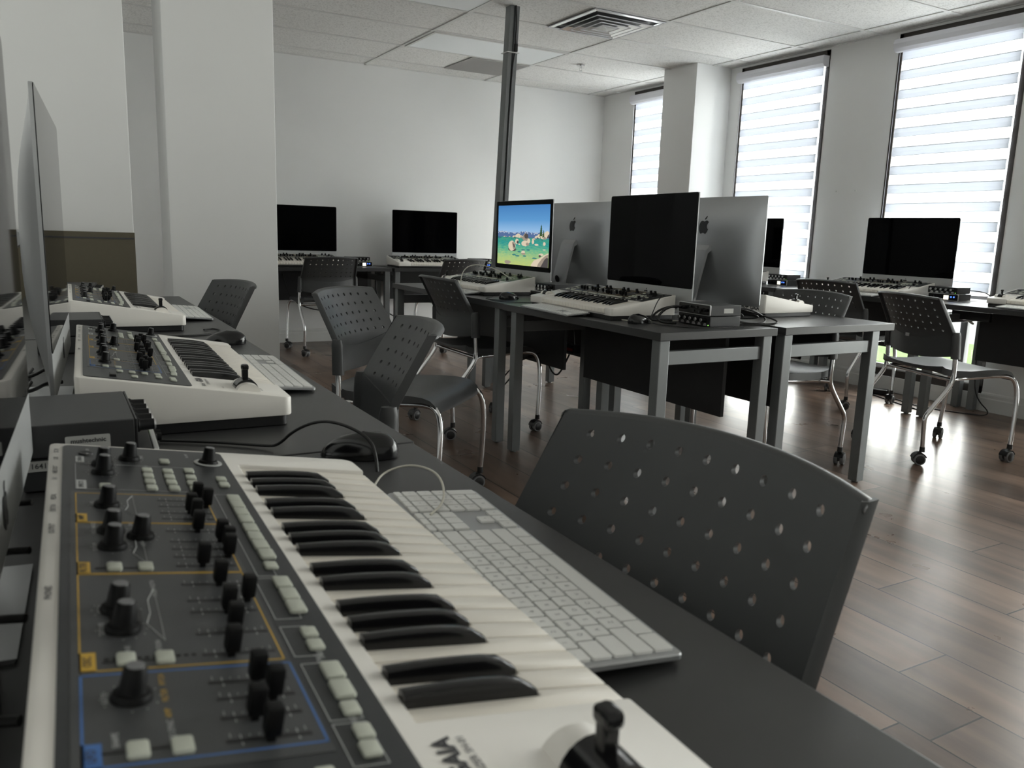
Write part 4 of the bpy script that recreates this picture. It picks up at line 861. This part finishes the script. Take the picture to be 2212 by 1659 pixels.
# ------------------------------------------------------------------ chairs
def make_chair():
    t = thing('chair', 'x', 'chair')
    # backrest: perforated curved shell. s across (-1..1), h height
    def shape(s_, z, off=0.0):
        f = (z - .505) / .295                       # 0 bottom .. 1 top
        hw = .236 - .018 * max(0, f - .2) / .8 - (.012 * (1 - f / .2) if f < .2 else 0)
        t_ = (z - .624) / .010
        yc = -.192 - .560 * .010 * math.log1p(math.exp(min(t_, 30)))
        cv = .052 * (abs(s_) ** 2.2)
        if z > .70: z += (.010 * (1 - s_ * s_) - .004) * min(1, (z - .70) / .10) ** 2
        return (s_ * hw, yc + cv - off, z)
    CX, CZ = 9, 5; zl, zh = .628, .793
    b = MB(); TH = .007
    bot = lambda s_: .502 + .022 * s_ * s_ 
    xs0 = [-1 + 2 * (i + .5) / 10.2 + .0 for i in range(0)]
    cells = [(-.88 + 1.76 * i / CX, -.88 + 1.76 * (i + 1) / CX) for i in range(CX)]
    rows = [(zl + (zh - zl) * j / CZ, zl + (zh - zl) * (j + 1) / CZ) for j in range(CZ)]
    NS = 16
    for off in (0.0, TH):
        sgn = -1 if off else 1
        for (sa, sb) in cells:
            for (za, zb) in rows:
                sc_, zc_ = (sa + sb) / 2, (za + zb) / 2; rr = .0054
                outer = []; inner = []
                for k in range(NS):
                    a = 2 * pi * k / NS; c_, s_ = cos(a), sin(a); m_ = max(abs(c_), abs(s_))
                    outer.append(shape(sc_ + (sb - sa) / 2 * c_ / m_, zc_ + (zb - za) / 2 * s_ / m_, off)); inner.append(shape(sc_ + rr / .225 * c_, zc_ + rr * s_, off))
                b.add(outer + inner, [(k, (k + 1) % NS, NS + (k + 1) % NS, NS + k)[::sgn] for k in range(NS)])
        # borders: sides, top, bottom grids
        def grid(ss, zz):
            n_, m_ = len(ss), len(zz)
            b.add([shape(s_, z, off) for z in zz for s_ in ss], [(j * n_ + i, j * n_ + i + 1, (j + 1) * n_ + i + 1, (j + 1) * n_ + i)[::sgn] for j in range(m_ - 1) for i in range(n_ - 1)])
        q4 = 1 - math.tan(pi / 8)
        def fine(lo, hi, n_):
            st = (hi - lo) / n_; o_ = []
            for j in range(n_): o_ += [lo + st * j, lo + st * (j + q4 / 2), lo + st * (j + .5), lo + st * (j + 1 - q4 / 2)]
            return o_ + [hi]
        rz = fine(zl, zh, CZ)
        grid([-1, -.94, -.88], rz); grid([.88, .94, 1], rz)
        ss = [-1, -.94] + fine(-.88, .88, CX) + [.94, 1]
        grid(ss, [zh, .796, .798, .80]); 
        n_ = len(ss); zz = [0, .25, .5, .75, 1]
        b.add([shape(s_, bot(s_) + (zl - bot(s_)) * f, off) for f in zz for s_ in ss], [(j * n_ + i, j * n_ + i + 1, (j + 1) * n_ + i + 1, (j + 1) * n_ + i)[::sgn] for j in range(4) for i in range(n_ - 1)])
    for (sa, sb) in cells:      # hole walls
        for (za, zb) in rows:
            sc_, zc_ = (sa + sb) / 2, (za + zb) / 2; q = []
            for off in (0, TH): q += [shape(sc_ + .0054 / .225 * cos(2 * pi * k / NS), zc_ + .0054 * sin(2 * pi * k / NS), off) for k in range(NS)]
            b.add(q, [(k, (k + 1) % NS, NS + (k + 1) % NS, NS + k) for k in range(NS)])
    # rims: side flanges turned backwards, bottom edge, top lip
    for sd in (-1, 1):
        zz = [bot(1), .56, .595, .608, .617, .624, .631, .642, .665, .69, .71, .73, .75, .775, .80]
        pr = [(0, 0), (.004, .006), (.004, .022), (-.002, .024), (-.004, TH)]
        vs = []
        for z in zz:
            x, y, _ = shape(sd, z)
            for dx, dy in pr: vs.append((x + sd * dx, y - dy, z))
        n_ = len(pr); b.add(vs, [(j * n_ + i, j * n_ + i + 1, (j + 1) * n_ + i + 1, (j + 1) * n_ + i) for j in range(14) for i in range(n_ - 1)] + [tuple(range(n_)), tuple(14 * n_ + i for i in range(n_))])
    pr = [(0, 0), (-.0035, .0040), (-.009, .0058), (-.016, .0048), (-.0215, .001), (-.0235, -.004), (-.0205, -.0045), (-.015, -.001), (-.0095, -.0015), (-TH, -.004)]
    vs = []
    for s_ in [-1.02, -1] + ss[1:-1] + [1, 1.02]:
        x, y, z = shape(s_, .80)
        for dy, dz in pr: vs.append((x, y + dy * (.35 if abs(s_) > 1 else 1), z + dz - (.004 if abs(s_) > 1 else 0)))
    n_ = len(pr); L_ = len(ss) + 2; b.add(vs, [(j * n_ + i, j * n_ + (i + 1) % n_, (j + 1) * n_ + (i + 1) % n_, (j + 1) * n_ + i) for j in range(L_ - 1) for i in range(n_)] + [tuple(range(n_)), tuple((L_ - 1) * n_ + i for i in range(n_))])
    vs = []
    for s_ in ss:
        for off in (0, TH): vs.append(shape(s_, bot(s_), off))
    b.add(vs, [(2 * i, 2 * i + 1, 2 * i + 3, 2 * i + 2) for i in range(len(ss) - 1)])
    part('backrest', b, M['plastic'], t, merge=True, sharp=50)
    # lower back pad, a smooth raised shell with an arched top edge
    b = MB(); vs = []; NZ = 12
    arch = lambda s_: .640 - .044 * (1 - s_ * s_)
    for off in (-.0035, TH + .0035):
        for j in range(NZ + 1):
            for s_ in ss: z = bot(s_) + .002 + (arch(s_) - bot(s_) - .002) * j / NZ; vs.append(shape(s_ * .985, z, off))
    n_ = len(ss); q = n_ * (NZ + 1); fs = [(j * n_ + i, j * n_ + i + 1, (j + 1) * n_ + i + 1, (j + 1) * n_ + i) for j in range(NZ) for i in range(n_ - 1)]; fs += [tuple(v + q for v in f)[::-1] for f in fs]
    for i in range(n_ - 1): fs += [(i, i + 1, q + i + 1, q + i), (NZ * n_ + i, NZ * n_ + i + 1, q + NZ * n_ + i + 1, q + NZ * n_ + i)]
    b.add(vs, fs); part('lower_back_pad', b, M['plastic'], t, sharp=60)
    # sleeves
    for sd in (-1, 1):
        b = MB(); vs = []; N_ = 14; L_ = 9
        for j in range(L_ + 1):
            f = j / L_; z = .515 + .122 * f; cx = sd * (.2405 - .004 * f); cy = -.143 - .006 * f
            rx, ry = .0145 + .0025 * (1 - f), .0235 - .0015 * f
            if j == L_: rx *= .75; ry *= .8
            for k in range(N_): a = 2 * pi * k / N_; vs.append((cx + rx * cos(a), cy + ry * sin(a), z + (.004 if j == L_ else 0)))
        b.add(vs, [(j * N_ + k, j * N_ + (k + 1) % N_, (j + 1) * N_ + (k + 1) % N_, (j + 1) * N_ + k) for j in range(L_) for k in range(N_)] + [tuple(range(N_)), tuple(L_ * N_ + k for k in range(N_))])
        part('sleeve', b, M['plastic'], t, sharp=50)
    # seat
    prof = [(-.205, .462), (-.19, .452), (-.12, .441), (-.03, .438), (.06, .444), (.13, .450), (.175, .450), (.205, .443), (.224, .428), (.232, .410)]
    b = MB(); vs = []; NX = 14
    for off in (0, -.011):
        for (y, z) in prof:
            for i in range(NX + 1):
                s_ = -1 + 2 * i / NX; fr = (y + .205) / .437
                hw = .215 + .012 * min(1, fr * 2) - (.010 * max(0, fr - .8) / .2)
                vs.append((s_ * hw, y + (.03 * (1 - s_ * s_) - .02 if y < -.18 else 0) * -1 + (.008 * (1 - s_ * s_) if fr > .9 else 0), z + .014 * abs(s_) ** 3 * (1 - .9 * max(0, fr - .6) / .4) + off * (1 + 1.9 * abs(s_) ** 4 * min(1, (1 - fr) * 3))))
    n_ = NX + 1; m_ = len(prof); q = n_ * m_
    fs = [(j * n_ + i, j * n_ + i + 1, (j + 1) * n_ + i + 1, (j + 1) * n_ + i) for j in range(m_ - 1) for i in range(NX)]; fs += [tuple(v + q for v in f)[::-1] for f in fs]
    for i in range(NX): fs += [(i, i + 1, q + i + 1, q + i), ((m_ - 1) * n_ + i, (m_ - 1) * n_ + i + 1, q + (m_ - 1) * n_ + i + 1, q + (m_ - 1) * n_ + i)]
    for j in range(m_ - 1): fs += [(j * n_, (j + 1) * n_, q + (j + 1) * n_, q + j * n_), (j * n_ + NX, (j + 1) * n_ + NX, q + (j + 1) * n_ + NX, q + j * n_ + NX)]
    b.add(vs, fs); part('seat', b, M['plastic'], t, sharp=50)
    # chrome frame
    for sd in (-1, 1):
        x = sd * .2405
        b = MB(); b.tube([(x * .99, -.148, .60), (x, -.142, .50), (x, -.140, .425), (x, -.150, .385), (x, -.240, .275), (x, -.272, .235), (x, -.268, .18), (x, -.262, .082)], .0110, 12, 2); part('rear_leg', b, M['chrome'], t, sharp=60)
        b = MB(); b.tube([(x * .99, -.140, .412), (x * .84, -.10, .413), (x * .76, .02, .414), (x * .78, .170, .424), (x * .86, .222, .420), (x * .91, .246, .385), (x * .95, .252, .30), (x * .98, .246, .18), (x, .238, .082)], .0110, 12, 2); part('front_leg', b, M['chrome'], t, sharp=60)
    b = MB(); b.tube([(-.238, -.140, .412), (.238, -.140, .412)], .0085, 10); part('crossbar', b, M['chrome'], t, sharp=60)
    # castors
    hd = MB(); hd.lathe([(0, .088), (.012, .088), (.013, .064), (.0, .064)], 12)
    n = 12; vs = []
    for w in (-.0085, .0085):
        for k in range(n + 1): a = R(-15 + 210 * k / n); vs.append((w, -.012 + .0235 * cos(a), .029 + .036 * sin(a)))
    hd.add(vs, [tuple(range(n + 1)), tuple(range(n + 1, 2 * n + 2))] + [(k, (k + 1) % (n + 1), n + 1 + (k + 1) % (n + 1), n + 1 + k) for k in range(n + 1)])
    for w in (-.020, .0):   # hood arches over both wheels
        vs = []
        for ww in (w, w + .020):
            for rr in (.0300, .0335):
                for k in range(n + 1): a = R(20 + 150 * k / n); vs.append((ww, -.012 + rr * cos(a), .0275 + rr * sin(a)))
        m_ = n + 1; fs = []
        for k in range(n): fs += [(m_ + k, m_ + k + 1, 3 * m_ + k + 1, 3 * m_ + k), (k, k + 1, 2 * m_ + k + 1, 2 * m_ + k), (k, k + 1, m_ + k + 1, m_ + k), (2 * m_ + k, 2 * m_ + k + 1, 3 * m_ + k + 1, 3 * m_ + k)]
        fs += [(0, m_, 3 * m_, 2 * m_), (n, m_ + n, 3 * m_ + n, 2 * m_ + n)]
        hd.add(vs, fs)
    hm = hd.mesh('castor', M['black'], 40)
    wh = MB(); wh.cur = 0; wh.lathe([(.020, -.0085), (.0255, -.0085), (.0275, -.006), (.0275, .006), (.0255, .0085), (.020, .0085)], 24, (0, -.012, .0275), 'X')
    wh.cur = 1; wh.lathe([(0, -.0092), (.0195, -.0092), (.0205, -.0086), (.0205, .0086), (.0195, .0092), (0, .0092)], 24, (0, -.012, .0275), 'X')
    wm = wh.mesh('wheel', [M['tyre'], M['black']], 40)
    for (x, y, a) in ((-.2405, -.262, 25), (.2405, -.262, -20), (-.2405, .238, 40), (.2405, .238, 10)):
        c = ob('castor', hm, t, (x, y, 0), (0, 0, R(a)))
        for w in (-.0145, .0145): ob('wheel', wm, c, (w, 0, 0))
    return t
ch = make_chair(); used = [False]; G = 'perforated grey chairs on castors'
def chair(x, y, hd, label): return place(ch, used, (x, y, 0), hd - 90, label, G)
chair(.375, .650, 185.5, 'large perforated chair back in the right foreground, pushed to the near desk')
chair(1.148, 2.853, -47, 'perforated chair turned towards the camera left of the island, its seat showing')
chair(.545, 1.94, 168, 'perforated chair seen nearly edge on at the middle desk of the left row')
chair(1.978, 3.835, 0, 'perforated chair facing the lake screen at the centre island')
chair(1.98, 6.745, 92, 'perforated chair at the back wall desk beside the column')
chair(3.12, 6.62, 96, 'perforated chair at the back wall desk, half hidden left of the pole')
chair(.395, 3.41, 189, 'perforated chair against the column at the far left desk')
chair(2.95, 2.70, 180, 'low perforated chair back behind the near right island desk')
chair(4.58, 3.575, 4, 'perforated chair before the big monitor, second from the right')
c10 = chair(3.92, 2.45, -17, 'rightmost perforated chair with its grey seat and chrome legs in full view')

b = MB(); b.box(-.014, .014, -.0012, 0, -.008, .008, .0004); part('maker_plate', b, M['silver'], c10, loc=(-.03, -.2032, .600))

# ------------------------------------------------------------------ under-desk clutter
t = thing('power_strip', 'black and red power strip hanging under the centre island', 'power strip', (2.40, 3.665, .42))
b = MB(); b.box(-.03, .03, -.16, .16, 0, .045, .004); part('strip_body', b, M['black'], t)
b = MB(); b.box(-.0305, .0305, -.15, -.02, .010, .030, .003); part('red_band', b, M['red'], t)
b = MB(); b.tube([(0, -.12, .045), (0, -.08, .25), (0, -.04, .045)], .003, 6); b.tube([(0, .08, .045), (0, .04, .25)], .003, 6); part('hanger', b, M['cable'], t)
t = thing('power_strip', 'red and black power strip under the back wall desks', 'power strip', (2.50, 7.25, .30))
b = MB(); b.box(-.10, .10, -.03, .03, 0, .05, .004); part('strip_body', b, M['red'], t)
cable('power_cable', 'black cords dangling under the back wall desks left of the pole', [(2.62, 7.2, .66), (2.60, 7.15, .45), (2.66, 7.1, .30), (2.80, 7.05, .22), (2.95, 7.0, .14), (2.85, 7.1, .10), (2.6, 7.2, .12)], .005)
cable('power_cable', 'black cord hanging below the seat of the chair at the column', [(1.75, 7.2, .66), (1.80, 7.12, .42), (1.92, 7.05, .34), (2.15, 7.05, .30), (2.3, 7.2, .5)], .005)
cable('power_cable', 'tangle of thin black cords below the island seat', [(2.285, 3.71, .40), (2.17, 3.72, .37), (2.07, 3.75, .26), (2.10, 3.80, .20), (2.16, 3.79, .26), (2.16, 3.74, .36), (2.285, 3.74, .38)], .004)
cable('power_cable', 'black cord looping below the modesty board of the island', [(2.33, 3.75, .42), (2.33, 3.66, .31), (2.33, 3.60, .29), (2.33, 3.55, .33), (2.34, 3.50, .42)], .005)
t = thing('power_adapter', 'black power adapter lying on the floor under the large window', 'power adapter', (5.06, 3.62, 0), 25)
b = MB(); b.box(-.035, .035, -.07, .07, 0, .035, .005); part('brick', b, M['black'], t)
cable('power_cable', 'thin black cord on the floor from the adapter under the window desks', [(5.04, 3.55, .006), (4.98, 3.40, .004), (4.90, 3.20, .004), (4.98, 2.95, .004), (5.08, 2.80, .004), (5.10, 2.95, .10), (5.12, 2.98, .28), (5.14, 3.0, .50)], .004)
cable('power_cable', 'second thin cord trailing along the floor under the window desk', [(5.12, 3.75, .004), (5.0, 3.66, .004), (4.94, 3.50, .004), (4.86, 3.30, .004), (4.80, 3.12, .004)], .004)
cable('power_cable', 'pale cable bundle in the gap between the two window desks', [(5.05, 3.20, .66), (4.98, 3.05, .64), (4.95, 2.98, .60), (5.02, 2.96, .56), (5.06, 3.04, .60), (5.0, 3.08, .66)], .006, 'wcable')
t = thing('paper_tray', 'flat black and grey tray with papers on the floor by the pillar', 'tray', (4.985, 4.42, 0), 3)
b = MB(); b.box(-.13, .13, -.17, .17, 0, .02, .002); b.box(-.13, .13, -.17, .17, .06, .065, .001); b.box(.125, .13, -.17, .17, 0, .065, .001); part('tray_shelf', b, M['black'], t)
b = MB(); b.box(-.12, .12, -.16, .16, .066, .085, .002); part('paper_stack', b, M['label'], t)
t = thing('wall_outlet', 'small dark grey wall outlet under the back wall desks', 'outlet', (2.585, RY - .002, .60))
b = MB(); b.box(-.035, .035, -.006, 0, -.055, .055, .003); part('cover_plate', b, mat('outlet_grey', (.25, .25, .25), .5), t)
b = MB(); b.box(-.012, .012, -.0075, -.006, .012, .035, .001); b.box(-.012, .012, -.0075, -.006, -.035, -.012, .001); part('socket', b, M['black'], t)
for (yy, zz) in ((4.275, 1.43), (4.105, 1.43)):
    b = MB(); b.lathe([(0, 0), (.006, 0), (.005, .006), (0, .006)], 10, (RX - .006, yy, zz), 'X'); tag(part('wall_anchor', b, M['trim']), 'tiny screw anchor in the pier between the right windows, the %s one' % ('left' if yy > 4.2 else 'right'), 'screw anchor', 'screw anchors in the wall pier')
t = thing('mounting_arm', 'dark flat steel bracket bridging the window desks', 'bracket', (4.90, 2.94, .60))
b = MB(); b.box(-.012, .012, -.14, .10, 0, .055, .002); part('bracket_plate', b, M['black'], t)
